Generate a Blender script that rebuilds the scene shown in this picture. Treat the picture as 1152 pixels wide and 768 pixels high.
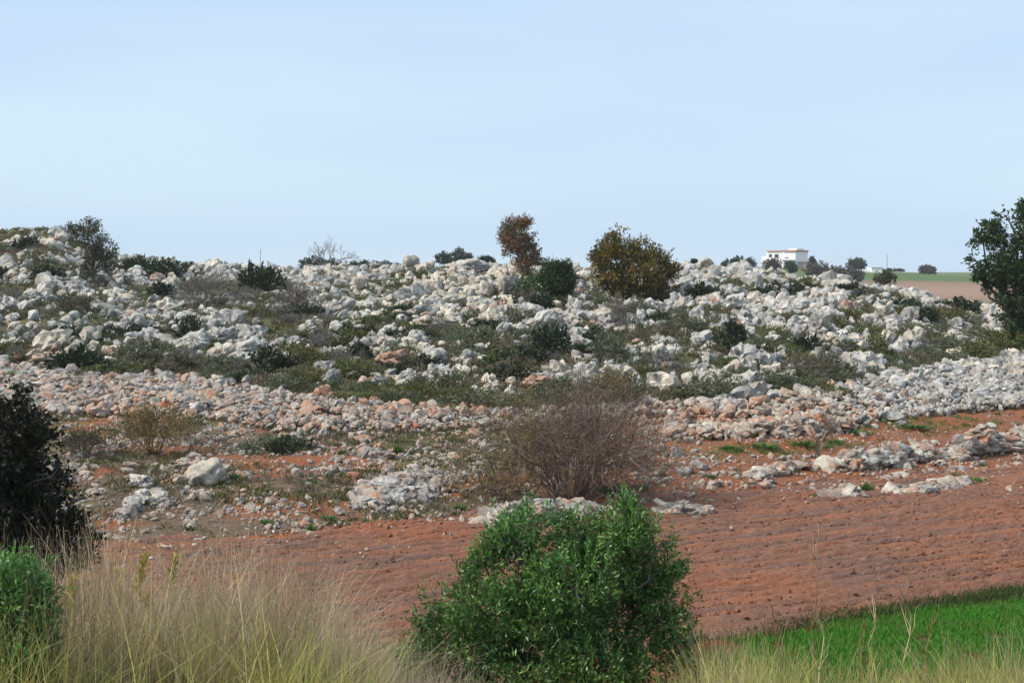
import bpy, math, random
import numpy as np
from mathutils import Vector
random.seed(5); rng = np.random.default_rng(11)
for o in list(bpy.data.objects): bpy.data.objects.remove(o)
S = bpy.context.scene; C = S.collection
R = math.radians
# ------------------------------------------------------------------ camera, sky, sun, exposure
CAMZ = 5.0; F = 1582.0; HOR = 305.0
cd = bpy.data.cameras.new('camera'); cam = bpy.data.objects.new('camera', cd); C.objects.link(cam)
cam.location = (0, 0, CAMZ); cam.rotation_euler = (R(90), 0, 0)
cd.sensor_width = 36; cd.lens = 36*F/1152; cd.shift_y = -(384-HOR)/1152
cd.clip_start = 0.1; cd.clip_end = 9000
S.camera = cam
W = bpy.data.worlds.new("World"); S.world = W; W.use_nodes = True
nt = W.node_tree; nt.nodes.clear()
def nn(t, typ, **kw):
    n = t.nodes.new(typ)
    for k, v in kw.items(): setattr(n, k, v)
    return n
HAZE = 0.0002
SUN_EL, SUN_AZ = 44, 256           # azimuth: direction the light comes from, clockwise from +Y
out = nn(nt, 'ShaderNodeOutputWorld')
sky = nn(nt, 'ShaderNodeTexSky', sky_type='NISHITA', sun_disc=False, sun_elevation=R(SUN_EL), sun_rotation=R(SUN_AZ))
sky.dust_density = 2.0
b1 = nn(nt, 'ShaderNodeBackground'); b1.inputs[1].default_value = 0.10
nt.links.new(sky.outputs[0], b1.inputs[0])
tc = nn(nt, 'ShaderNodeTexCoord')
mp = nn(nt, 'ShaderNodeMapping'); mp.inputs['Scale'].default_value = (1.1, 1.1, 6.5)
mp.inputs['Rotation'].default_value = (0, R(3), 0)
nt.links.new(tc.outputs['Generated'], mp.inputs[0])
n1 = nn(nt, 'ShaderNodeTexNoise'); n1.inputs['Scale'].default_value = 1.7; n1.inputs['Detail'].default_value = 4.0; n1.inputs['Roughness'].default_value = .45
nt.links.new(mp.outputs[0], n1.inputs['Vector'])
cr = nn(nt, 'ShaderNodeValToRGB')
cr.color_ramp.elements[0].position = .36; cr.color_ramp.elements[0].color = (.52, .68, .885, 1)
cr.color_ramp.elements[1].position = .66; cr.color_ramp.elements[1].color = (.60, .765, .90, 1)
nt.links.new(n1.outputs['Fac'], cr.inputs[0])
b2 = nn(nt, 'ShaderNodeBackground'); b2.inputs[1].default_value = 1.06
nt.links.new(cr.outputs[0], b2.inputs[0])
mx = nn(nt, 'ShaderNodeMixShader'); mx.inputs[0].default_value = 0.86   # a thin high veil of cloud over the blue
nt.links.new(b1.outputs[0], mx.inputs[1]); nt.links.new(b2.outputs[0], mx.inputs[2]); nt.links.new(mx.outputs[0], out.inputs[0])
sd = bpy.data.lights.new('sun', 'SUN'); so = bpy.data.objects.new('sun', sd); C.objects.link(so)
sd.energy = 4.6; sd.angle = R(16); sd.color = (1, .91, .80)
az, el = R(SUN_AZ), R(SUN_EL)
so.rotation_euler = Vector((math.sin(az)*math.cos(el), math.cos(az)*math.cos(el), math.sin(el))).to_track_quat('Z', 'Y').to_euler()
S.view_settings.view_transform = 'Standard'; S.view_settings.look = 'None'
S.view_settings.exposure = 0.15; S.view_settings.gamma = 1; S.view_settings.use_curve_mapping = False
S.render.engine = 'CYCLES'
try:
    S.cycles.use_denoising = True; S.cycles.denoiser = 'OPENIMAGEDENOISE'
    S.cycles.max_bounces = 5; S.cycles.transparent_max_bounces = 4; S.cycles.volume_bounces = 1
except Exception: pass
# ------------------------------------------------------------------ noise
def _h(ix, iy, iz, s):
    a = (ix.astype(np.int64)*374761393 + iy.astype(np.int64)*668265263 + iz.astype(np.int64)*2147483647 + s*974634777) & 0xffffffff
    a = ((a ^ (a >> 13))*1274126177) & 0xffffffff
    a = ((a ^ (a >> 15))*2246822519) & 0xffffffff
    return ((a ^ (a >> 16)) & 0xffffff)/float(0xffffff)
def vn(x, y, z=0., s=0):
    x, y, z = np.broadcast_arrays(np.asarray(x, float), np.asarray(y, float), np.asarray(z, float))
    ix, iy, iz = np.floor(x), np.floor(y), np.floor(z)
    fx, fy, fz = x-ix, y-iy, z-iz
    fx, fy, fz = [f*f*(3-2*f) for f in (fx, fy, fz)]
    r = 0
    for dx in (0, 1):
        for dy in (0, 1):
            for dz in (0, 1):
                r = r + _h(ix+dx, iy+dy, iz+dz, s)*(fx if dx else 1-fx)*(fy if dy else 1-fy)*(fz if dz else 1-fz)
    return r
def fbm(x, y, z=0., o=3, s=0):
    r = 0; a = 1; t = 0
    for k in range(o):
        r = r + a*vn(np.asarray(x)*2**k, np.asarray(y)*2**k, np.asarray(z)*2**k, s+k*7); t += a; a *= .5
    return r/t
def sm(t): t = np.clip(t, 0, 1); return t*t*(3-2*t)
# ------------------------------------------------------------------ terrain
A28 = R(28)
PF = [0, 60, 200, 330, 450, 600, 720, 830, 900, 960, 1050, 1152, 1300]
RF = [412, 424, 428, 446, 460, 466, 458, 454, 446, 432, 416, 402, 392]
PR = [-150, 0, 50, 130, 200, 330, 450, 540, 700, 780, 850, 900, 950, 1000, 1050, 1100, 1152, 1300]
RR = [262, 262, 262, 290, 303, 309, 303, 300, 306, 306, 311, 317, 320, 333, 340, 348, 354, 362]
def furrow_s(x, y): return -x*math.sin(A28) + y*math.cos(A28)
def hillpar(px):
    zf = np.interp(px, [0, 600, 1152], [1.2, .8, 1.4])
    yf = F*(CAMZ-zf)/(np.interp(px, PF, RF)-HOR)
    yr = np.interp(px, [0, 600, 1152], [98, 95, 88])
    zr = CAMZ-(np.interp(px, PR, RR)-HOR)/F*yr
    return zf, yf, yr, zr
def Z(x, y):
    x = np.asarray(x, float); y = np.asarray(y, float)
    u = np.clip(x/np.maximum(y, 8), -.46, .46); px = 576+F*u
    zf, yf, yr, zr = hillpar(px)
    ye = 25.8/(math.cos(A28)-u*math.sin(A28))
    z = 3.4*(1-sm((y-2)/15.))
    t = np.clip((y-ye)/(yf-ye), 0, 1)
    z = z+zf*t**.9
    t2 = np.clip((y-yf)/(yr-yf), 0, 1)
    z = z+(zr-zf)*(t2**.92)
    zb = 1.4+2.3*sm((y-150)/500.)
    zb = zb+3.6*np.exp(-(((x-70)/50)**2+((y-400)/70)**2))+.6*np.exp(-(((x-94)/16)**2+((y-350)/30)**2))
    zb = zb+1.5*np.exp(-(((x+30)/90)**2+((y-300)/70)**2))
    z = np.where(y > yr, zr+(zb-zr)*sm((y-yr)/50.), z)
    lump = (fbm(x/3.2, y/3.2, 0, 3, 3)-.5)*.95*sm((y-yf+2)/12.)*(1-sm((y-130)/60.))
    small = (fbm(x/.9, y/.9, 0, 3, 9)-.5)*.16*sm((y-ye-.4)/2.)*(1-sm((y-130)/60.))
    vg = (fbm(x/1.1, y/1.1, 0, 2, 21)-.5)*.2*(1-sm((y-13)/3.))
    return z+lump+small+vg
_ys = np.concatenate([np.arange(9, 130, .1), np.arange(130, 700, 2)])
def ground_at(px, row):
    x = (px-576)/F*_ys; z = Z(x, _ys)
    rr = HOR+F*(CAMZ-z)/_ys
    i = np.argmax(rr <= row) if (rr <= row).any() else len(_ys)-1
    if i == 0: i = 1
    y = _ys[i]; x = (px-576)/F*y
    return float(x), float(y), float(Z(x, y))
def proj(x, y, z): return 576+F*x/y, HOR+F*(CAMZ-z)/y
# ------------------------------------------------------------------ mesh helpers
def mesh(name, V, Fc, mats, smooth=False, mi=None, parent=None, attrs=None, link=True):
    me = bpy.data.meshes.new(name)
    V = np.ascontiguousarray(V, dtype=np.float32); Fc = np.ascontiguousarray(Fc, dtype=np.int32)
    me.vertices.add(len(V)); me.vertices.foreach_set('co', V.ravel())
    m, k = Fc.shape
    me.loops.add(m*k); me.loops.foreach_set('vertex_index', Fc.ravel())
    me.polygons.add(m); me.polygons.foreach_set('loop_start', np.arange(0, m*k, k, dtype=np.int32))
    me.polygons.foreach_set('use_smooth', np.full(m, smooth, dtype=bool))
    if not isinstance(mats, (list, tuple)): mats = [mats]
    for q in mats: me.materials.append(q)
    if mi is not None: me.polygons.foreach_set('material_index', np.ascontiguousarray(mi, dtype=np.int32))
    me.update(calc_edges=True)
    if attrs:
        for an, av in attrs.items():
            at = me.attributes.new(an, 'FLOAT', 'POINT'); at.data.foreach_set('value', np.ascontiguousarray(av, dtype=np.float32))
    if not link: return me
    o = bpy.data.objects.new(name, me); C.objects.link(o)
    if parent is not None: o.parent = parent
    return o
def tag(o, label=None, cat=None, group=None, kind=None):
    if label: o['label'] = label
    if cat: o['category'] = cat
    if group: o['group'] = group
    if kind: o['kind'] = kind
    return o
def empty(name, loc, label, cat, group=None, rz=0):
    o = bpy.data.objects.new(name, None); C.objects.link(o); o.location = loc; o.rotation_euler = (0, 0, rz)
    o.empty_display_size = .2
    return tag(o, label, cat, group)
# ------------------------------------------------------------------ materials
def mat(name, rough=.9, spec=.2):
    m = bpy.data.materials.new(name); m.use_nodes = True
    b = m.node_tree.nodes['Principled BSDF']; b.inputs['Roughness'].default_value = rough
    b.inputs['Specular IOR Level'].default_value = spec
    return m, m.node_tree, b
def rgb(t, c):
    n = nn(t, 'ShaderNodeRGB'); n.outputs[0].default_value = (*c, 1); return n.outputs[0]
def mixc(t, f, a, b):
    n = nn(t, 'ShaderNodeMix', data_type='RGBA')
    if isinstance(f, float): n.inputs[0].default_value = f
    else: t.links.new(f, n.inputs[0])
    for i, q in ((6, a), (7, b)):
        if isinstance(q, tuple): n.inputs[i].default_value = (*q, 1)
        else: t.links.new(q, n.inputs[i])
    return n.outputs[2]
def noise(t, scale, detail=3, rough=.55, coord='Object', vec=None, off=None):
    n = nn(t, 'ShaderNodeTexNoise'); n.inputs['Scale'].default_value = scale; n.inputs['Detail'].default_value = detail
    n.inputs['Roughness'].default_value = rough
    if vec is None:
        c = nn(t, 'ShaderNodeTexCoord'); vec = c.outputs[coord]
    t.links.new(vec, n.inputs['Vector']); return n.outputs['Fac']
def ramp(t, f, a, b):
    n = nn(t, 'ShaderNodeMapRange'); n.inputs[1].default_value = a; n.inputs[2].default_value = b
    t.links.new(f, n.inputs[0]); return n.outputs[0]
def attr(t, name):
    n = nn(t, 'ShaderNodeAttribute', attribute_name=name); return n.outputs['Fac']
def math_(t, op, a, b=None):
    n = nn(t, 'ShaderNodeMath', operation=op)
    for i, q in ((0, a), (1, b)):
        if q is None: continue
        if isinstance(q, (int, float)): n.inputs[i].default_value = q
        else: t.links.new(q, n.inputs[i])
    return n.outputs[0]
def bump(t, b, h, strength=.5, dist=.05):
    n = nn(t, 'ShaderNodeBump'); n.inputs['Strength'].default_value = strength; n.inputs['Distance'].default_value = dist
    t.links.new(h, n.inputs['Height']); t.links.new(n.outputs[0], b.inputs['Normal'])
def rock_mat(name, c1, c2, c3, stain):
    m, t, b = mat(name, .92, .15)
    g = nn(t, 'ShaderNodeNewGeometry'); pos = g.outputs['Position']; isl = g.outputs['Random Per Island']
    oi = nn(t, 'ShaderNodeObjectInfo').outputs['Random']
    r = math_(t, 'FRACT', math_(t, 'ADD', isl, math_(t, 'MULTIPLY', oi, 3.7)))
    col = mixc(t, r, c1, c2)
    lich = ramp(t, noise(t, 3.6, 6, .7, vec=pos), .48, .66)
    col = mixc(t, math_(t, 'MULTIPLY', lich, .85), col, c3)
    fine = ramp(t, noise(t, 22, 4, .7, vec=pos), .56, .7)
    col = mixc(t, math_(t, 'MULTIPLY', fine, .7), col, (.07, .066, .06))
    st = ramp(t, noise(t, 1.3, 3, .6, vec=pos), .56, .68)
    col = mixc(t, math_(t, 'MULTIPLY', st, .6), col, stain)
    t.links.new(col, b.inputs['Base Color'])
    bump(t, b, noise(t, 14, 6, .7, vec=pos), .9, .06)
    return m
M = {}
M['grey'] = rock_mat('grey_limestone', (.54, .52, .48), (.29, .285, .27), (.11, .11, .105), (.36, .29, .22))
M['cream'] = rock_mat('cream_limestone', (.60, .55, .455), (.42, .38, .32), (.15, .14, .125), (.42, .27, .17))
M['red'] = rock_mat('earth_stained_limestone', (.42, .25, .17), (.45, .36, .29), (.20, .13, .10), (.38, .11, .04))
M['egrey'] = rock_mat('dusty_grey_stone', (.44, .39, .345), (.29, .265, .24), (.12, .11, .10), (.34, .19, .12))
M['ecream'] = rock_mat('dusty_pinkish_stone', (.48, .40, .33), (.36, .30, .25), (.15, .12, .10), (.38, .17, .09))
EARTHM = [M['egrey'], M['ecream'], M['red']]
ROCKM = [M['grey'], M['cream'], M['red']]
def leaf_mat(name, c1, c2, c3=None, spec=.3, rough=.55, trans=.15, nscale=1.2):
    m, t, b = mat(name, rough, spec)
    g = nn(t, 'ShaderNodeNewGeometry')
    col = mixc(t, g.outputs['Random Per Island'], c1, c2)
    if c3: col = mixc(t, ramp(t, noise(t, nscale, 3, .5, vec=g.outputs['Position']), .42, .62), col, c3)
    t.links.new(col, b.inputs['Base Color'])
    tr = nn(t, 'ShaderNodeBsdfTranslucent'); t.links.new(col, tr.inputs[0])
    ms = nn(t, 'ShaderNodeMixShader'); ms.inputs[0].default_value = trans
    t.links.new(b.outputs[0], ms.inputs[1]); t.links.new(tr.outputs[0], ms.inputs[2])
    t.links.new(ms.outputs[0], t.nodes['Material Output'].inputs[0])
    return m
M['bark'] = leaf_mat('bark', (.07, .055, .045), (.11, .09, .075), trans=0)
M['garrigue'] = leaf_mat('grey_green_leaves', (.10, .115, .065), (.165, .175, .11), (.07, .085, .04))
M['olive'] = leaf_mat('olive_green_leaves', (.06, .085, .025), (.125, .145, .045), (.11, .10, .03))
M['dark'] = leaf_mat('dark_green_leaves', (.014, .028, .012), (.035, .055, .022), (.022, .034, .014))
M['brownscrub'] = leaf_mat('dry_brown_leaves', (.12, .095, .065), (.20, .165, .12), (.09, .08, .04))
M['heath'] = leaf_mat('grey_purple_twigs', (.13, .115, .105), (.20, .18, .165), (.12, .12, .09))
# ------------------------------------------------------------------ rocks
def ico(n):
    import bmesh
    bm = bmesh.new(); bmesh.ops.create_icosphere(bm, subdivisions=n, radius=1)
    V = np.array([v.co[:] for v in bm.verts]); Fc = np.array([[v.index for v in f.verts] for f in bm.faces]); bm.free()
    return V, Fc
ICO = {n: ico(n) for n in (1, 2, 3, 4)}
def rock_shape(lv, seed, rough=.2, planes=13, rounded=.12):
    V, Fc = ICO[lv]; g = np.random.default_rng(seed)
    n = g.normal(size=(planes, 3)); n /= np.linalg.norm(n, axis=1)[:, None]
    d = g.uniform(.62, 1.0, planes)
    dots = V @ n.T
    r = np.where(dots > .05, d/np.maximum(dots, .05), 9).min(1)
    r = np.minimum(r, 1.35)*(1-rounded)+rounded
    q = V*1.7+seed*3.1
    r = r*(1+rough*(fbm(q[:, 0], q[:, 1], q[:, 2], 4, seed)-.5)*2.)
    if lv >= 3:
        rid = np.abs(fbm(q[:, 0]*1.9, q[:, 1]*1.9, q[:, 2]*1.9, 2, seed+5)-.5)*2
        r = r-.30*np.clip(.2-rid, 0, 1)/.2*rough*2.2
    P = V*r[:, None]; P[:, 2] *= .82
    return P, Fc
NV = 12
RK = {1: [rock_shape(1, 100+i, .30) for i in range(NV)], 2: [rock_shape(2, 200+i, .55) for i in range(NV)]}
def rotm(g, n, tilt=.5):
    a = g.uniform(0, 2*np.pi, n); b = g.normal(0, tilt, n); c = g.normal(0, tilt, n)
    ca, sa, cb, sb, cc, sc = np.cos(a), np.sin(a), np.cos(b), np.sin(b), np.cos(c), np.sin(c)
    o = np.zeros(n); i = np.ones(n)
    Rz = np.stack([ca, -sa, o, sa, ca, o, o, o, i], -1).reshape(n, 3, 3)
    Rx = np.stack([i, o, o, o, cb, -sb, o, sb, cb], -1).reshape(n, 3, 3)
    Ry = np.stack([cc, o, sc, o, i, o, -sc, o, cc], -1).reshape(n, 3, 3)
    return Rx @ Ry @ Rz
def merge_inst(shapes, idx, P, Rm, Sc, mi):
    Vs, Fs, Ms = [], [], []; off = 0
    for k, (V, Fc) in enumerate(shapes):
        s = np.where(idx == k)[0]
        if not len(s): continue
        Q = V[None]*Sc[s][:, None, :]
        Q = np.einsum('nij,nvj->nvi', Rm[s], Q)+P[s][:, None, :]
        n = len(V); Vs.append(Q.reshape(-1, 3))
        Fs.append((Fc[None]+(np.arange(len(s))*n)[:, None, None]).reshape(-1, Fc.shape[1])+off)
        Ms.append(np.repeat(mi[s], len(Fc))); off += n*len(s)
    return np.concatenate(Vs), np.concatenate(Fs), np.concatenate(Ms)
def rocks_stuff(name, x, y, r, tone, lv=1, sink=.2, label='', cat='rocks', kind='stuff', zadd=None, tilt=.5, flat=.85, ms=None):
    n = len(x); g = np.random.default_rng(n)
    z = Z(x, y)+r*flat*sink
    if zadd is not None: z = z+zadd
    sc = np.stack([r*g.uniform(.85, 1.3, n), r*g.uniform(.75, 1.15, n), r*flat*g.uniform(.7, 1.1, n)], -1)
    V, Fc, mi = merge_inst(RK[lv], g.integers(0, NV, n), np.stack([x, y, z], -1), rotm(g, n, tilt), sc, tone)
    o = mesh(name, V, Fc, ms or ROCKM, False, mi)
    return tag(o, label, cat, kind=kind)
# ------------------------------------------------------------------ ground sheet
def band(a, b, step): return np.arange(a, b, step)
xs = np.concatenate([[-1800, -1300, -800, -500, -320, -220, -150, -110, -80, -60, -50], band(-44, 44, .3), [44, 50, 60, 72, 85, 100, 115, 130, 150, 180, 220, 320, 500, 800, 1300, 1800]])
ys = np.concatenate([[-400, -150, -60, -25, -10, -3], band(0, 12, 1.), band(12, 60, .22), band(60, 110, .35), band(110, 160, 2.), band(160, 700, 12.), [700, 800, 950, 1200, 1500, 1900]])
X, Y = np.meshgrid(xs, ys); GZ = Z(X, Y)
U = np.clip(X/np.maximum(Y, 8), -.46, .46); PX = 576+F*U
zf_, yf_, yr_, zr_ = hillpar(PX)
ye_ = 25.8/(math.cos(A28)-U*math.sin(A28))
PXp, ROW = 576+F*X/np.maximum(Y, 1), HOR+F*(CAMZ-GZ)/np.maximum(Y, 1)
hillm = sm((Y-yf_+1)/2.5)                       # 1 on the scrub slope
n1_ = fbm(X/2.3, Y/2.3, 0, 3, 31)
# share of green herbs on the terrace: more on the left, strips on the right
left = 1-sm((PXp-520)/180.)
green = sm((n1_-.5)*6)*.55*left*(Y > ye_-.5)
strip = np.exp(-(((PXp-870)/85)**4+((ROW-(507-.06*(PXp-870)))/7.)**2))+np.exp(-(((PXp-1000)/90)**4+((ROW-478)/8.)**2))*.6
stony = np.clip(sm((fbm(X/1.7, Y/1.7, 0, 3, 37)-.38)*6)*left+.15, 0, 1)*(Y > ye_)*(1-hillm)
green = np.clip(np.maximum(green, strip*.35*n1_)*(1-hillm), 0, 1)
far = sm((Y-130)/20.)
farfield = ((Y > 150)).astype(float)
pink = far*np.clip(1-np.abs(Y-225)/85, 0, 1)**.3*(X > 36+(Y-200)*.15)*(Y < 305)
fgreen = far*(1-np.clip(pink*3, 0, 1))
verge = np.maximum(1-sm((Y-14)/3.), (1-sm((furrow_s(X, Y)-15.2)/.3))*(X > 2.2)*.85)
n_x, n_y = len(xs), len(ys)
ii = np.arange(n_x*n_y).reshape(n_y, n_x)
Q = np.stack([ii[:-1, :-1], ii[:-1, 1:], ii[1:, 1:], ii[1:, :-1]], -1).reshape(-1, 4)
m, t, b = mat('terra_rossa_ground', .95, .1)
g = nn(t, 'ShaderNodeNewGeometry'); pos = g.outputs['Position']
soil = mixc(t, ramp(t, noise(t, .55, 5, .65, vec=pos), .38, .64), (.40, .12, .045), (.27, .14, .085))
soil = mixc(t, math_(t, 'MULTIPLY', ramp(t, noise(t, 7, 4, .7, vec=pos), .5, .7), .6), soil, (.20, .10, .065))
hl = mixc(t, ramp(t, noise(t, .8, 5, .65, vec=pos), .4, .6), (.095, .085, .05), (.13, .12, .062))
hl = mixc(t, ramp(t, noise(t, .33, 3, .5, vec=pos), .62, .72), hl, (.26, .10, .05))
col = mixc(t, attr(t, 'hill'), soil, hl)
col = mixc(t, attr(t, 'stony'), col, mixc(t, ramp(t, noise(t, 5, 5, .7, vec=pos), .4, .6), (.24, .165, .12), (.14, .105, .07)))
grn = mixc(t, ramp(t, noise(t, 3, 4, .6, vec=pos), .4, .6), (.09, .15, .03), (.15, .15, .055))
col = mixc(t, attr(t, 'green'), col, grn)
col = mixc(t, attr(t, 'verge'), col, mixc(t, ramp(t, noise(t, 6, 3, .6, vec=pos), .4, .6), (.09, .075, .035), (.14, .13, .05)))
col = mixc(t, attr(t, 'fgreen'), col, mixc(t, ramp(t, noise(t, .006, 2, .5, vec=pos), .4, .6), (.085, .14, .055), (.11, .13, .06)))
col = mixc(t, attr(t, 'pink'), col, (.30, .20, .15))
t.links.new(col, b.inputs['Base Color'])
bump(t, b, noise(t, 7, 7, .75, vec=pos), 1., .16)
tag(mesh('ground', np.stack([X, Y, GZ], -1).reshape(-1, 3), Q, m, True,
    attrs=dict(hill=hillm.ravel(), green=green.ravel(), stony=stony.ravel(), verge=verge.ravel(), fgreen=fgreen.ravel(), pink=np.clip(pink, 0, 1).ravel())), kind='structure')
# ------------------------------------------------------------------ ploughed field, its furrows and clods
al = np.arange(-16, 36, .075); ss = np.arange(15.2, 26.6, .032)
AL, SS = np.meshgrid(al, ss)
ca, sa = math.cos(A28), math.sin(A28)
FX = AL*ca-SS*sa; FY = AL*sa+SS*ca
wob = (fbm(AL/5, SS/3, 0, 2, 41)-.5)*.5
fur = (np.abs(np.sin(np.pi*(SS+wob)/.36))-.6)*.085*(.4+1.1*fbm(AL/3, SS/.5, 0, 2, 48))
clod = (fbm(AL/.20, SS/.09, 0, 3, 43)-.5)*.13*(.5+1.0*fbm(AL/4, SS/1.1, 0, 2, 44))+(fbm(AL/1.6, SS/.14, 0, 2, 46)-.5)*.05
edge = sm((SS-15.3)/.4)*(1-sm((SS-25.6-(fbm(AL/1.5, 0, 0, 2, 4)-.5)*1.5)/.7))
FZ = Z(FX, FY)-.05+edge*(.075+fur+clod)
n_x, n_y = len(al), len(ss); ii = np.arange(n_x*n_y).reshape(n_y, n_x)
Q = np.stack([ii[:-1, :-1], ii[:-1, 1:], ii[1:, 1:], ii[1:, :-1]], -1).reshape(-1, 4)
m, t, b = mat('ploughed_red_earth', .95, .1)
g = nn(t, 'ShaderNodeNewGeometry'); pos = g.outputs['Position']
mpn = nn(t, 'ShaderNodeMapping'); mpn.inputs['Rotation'].default_value = (0, 0, -A28); t.links.new(pos, mpn.inputs[0])
mp2 = nn(t, 'ShaderNodeMapping'); mp2.inputs['Scale'].default_value = (.22, 1.5, 1); t.links.new(mpn.outputs[0], mp2.inputs[0])
c = mixc(t, ramp(t, noise(t, 1.3, 5, .65, vec=mp2.outputs[0]), .36, .62), (.35, .155, .09), (.22, .13, .10))
c = mixc(t, math_(t, 'MULTIPLY', ramp(t, noise(t, .25, 3, .5, vec=pos), .5, .7), .7), c, (.38, .14, .068))
mp3 = nn(t, 'ShaderNodeMapping'); mp3.inputs['Scale'].default_value = (2.5, 9, 1); t.links.new(mpn.outputs[0], mp3.inputs[0])
c = mixc(t, math_(t, 'MULTIPLY', ramp(t, noise(t, 1., 4, .7, vec=mp3.outputs[0]), .52, .7), .55), c, (.15, .09, .075))
c = mixc(t, math_(t, 'MULTIPLY', ramp(t, noise(t, 1.6, 4, .7, vec=mp3.outputs[0]), .58, .72), .7), c, (.50, .34, .25))
t.links.new(c, b.inputs['Base Color']); bump(t, b, noise(t, 12, 6, .75, vec=pos), 1., .10)
fieldsoil = m
tag(mesh('ploughed_field', np.stack([FX, FY, FZ], -1).reshape(-1, 3), Q, m, True), kind='structure')
# ------------------------------------------------------------------ leaves and branches
def leaves(P, D, L, Wd, g, droop=0.):
    n = len(P); D = D/np.maximum(np.linalg.norm(D, axis=1), 1e-6)[:, None]
    r = g.normal(size=(n, 3)); s = np.cross(D, r); s /= np.maximum(np.linalg.norm(s, axis=1), 1e-6)[:, None]
    L = np.broadcast_to(L, n)[:, None]; Wd = np.broadcast_to(Wd, n)[:, None]
    mid = P+D*L*.5; mid[:, 2] += (L*.08)[:, 0]
    V = np.stack([P, mid+s*Wd*.5, P+D*L, mid-s*Wd*.5], 1)
    V[:, 2, 2] -= (droop*L)[:, 0]
    return V.reshape(-1, 3), np.arange(4*n).reshape(n, 4)
def tubes(segs, k=4):
    a = np.array([[*s[0], *s[1], s[2], s[3]] for s in segs], float)
    P0, P1, r0, r1 = a[:, :3], a[:, 3:6], a[:, 6], a[:, 7]
    D = P1-P0; D /= np.maximum(np.linalg.norm(D, axis=1), 1e-6)[:, None]
    up = np.where(np.abs(D[:, 2:3]) > .9, np.array([[1., 0, 0]]), np.array([[0, 0, 1.]]))
    s = np.cross(D, up); s /= np.linalg.norm(s, axis=1)[:, None]; q = np.cross(D, s)
    th = np.arange(k)*2*np.pi/k
    ring = np.cos(th)[None, :, None]*s[:, None]+np.sin(th)[None, :, None]*q[:, None]
    V = np.concatenate([P0[:, None]+ring*r0[:, None, None], P1[:, None]+ring*r1[:, None, None]], 1)
    i = np.arange(k); j = (i+1) % k
    f = np.stack([i, j, j+k, i+k], -1)
    return V.reshape(-1, 3), (f[None]+(np.arange(len(a))*2*k)[:, None, None]).reshape(-1, 4)
def curve_segs(p0, p1, r0, r1, n, g, wig=.08, sag=.12):
    p0 = np.array(p0, float); p1 = np.array(p1, float); L = np.linalg.norm(p1-p0)
    ts = np.linspace(0, 1, n+1); pts = p0[None]+(p1-p0)[None]*ts[:, None]
    pts[:, 2] += np.sin(ts*np.pi)*L*sag
    pts[1:-1] += g.normal(0, wig*L/n, (n-1, 3))
    rs = r0+(r1-r0)*ts**.8
    return [(pts[i], pts[i+1], rs[i], rs[i+1]) for i in range(n)], pts
def foliage(blobs, n, L, Wd, g, per=8, spray=.25, gap=.38, gs=2.2, shell=.5, up=.35):
    B = np.array(blobs, float)               # x,y,z,r
    w = B[:, 3]**2; k = g.choice(len(B), n, p=w/w.sum())
    d = g.normal(size=(n, 3)); d /= np.linalg.norm(d, axis=1)[:, None]
    rr = B[k, 3]*(shell+(1.06-shell)*g.random(n)**.6)
    P = B[k, :3]+d*rr[:, None]*np.array([1, 1, .9])
    q = P*gs/B[:, 3].mean()*.5
    keep = fbm(q[:, 0]+9, q[:, 1]+5, q[:, 2]+3, 2, 77) > gap
    P, d = P[keep], d[keep]; n = len(P)
    d = d+np.array([0, 0, up])+g.normal(0, .35, (n, 3)); d /= np.linalg.norm(d, axis=1)[:, None]
    t = g.uniform(-.5, .5, (n, per))
    LP = (P[:, None]+d[:, None]*t[..., None]*spray+g.normal(0, spray*.10, (n, per, 3))).reshape(-1, 3)
    LD = (d[:, None]+g.normal(0, .55, (n, per, 3))).reshape(-1, 3)
    m = len(LP)
    V, Fc = leaves(LP, LD, L*g.uniform(.7, 1.25, m), Wd*g.uniform(.7, 1.2, m), g)
    return V, Fc, P, d
def pxblobs(lst, base, depth, g, dy=.5):
    sc = depth/F; out = []
    for (px, row, r) in lst:
        out.append(((px-576)*sc-base[0], g.uniform(-dy, dy)*r*sc, CAMZ-(row-HOR)*sc-base[2], r*sc))
    return out
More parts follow.
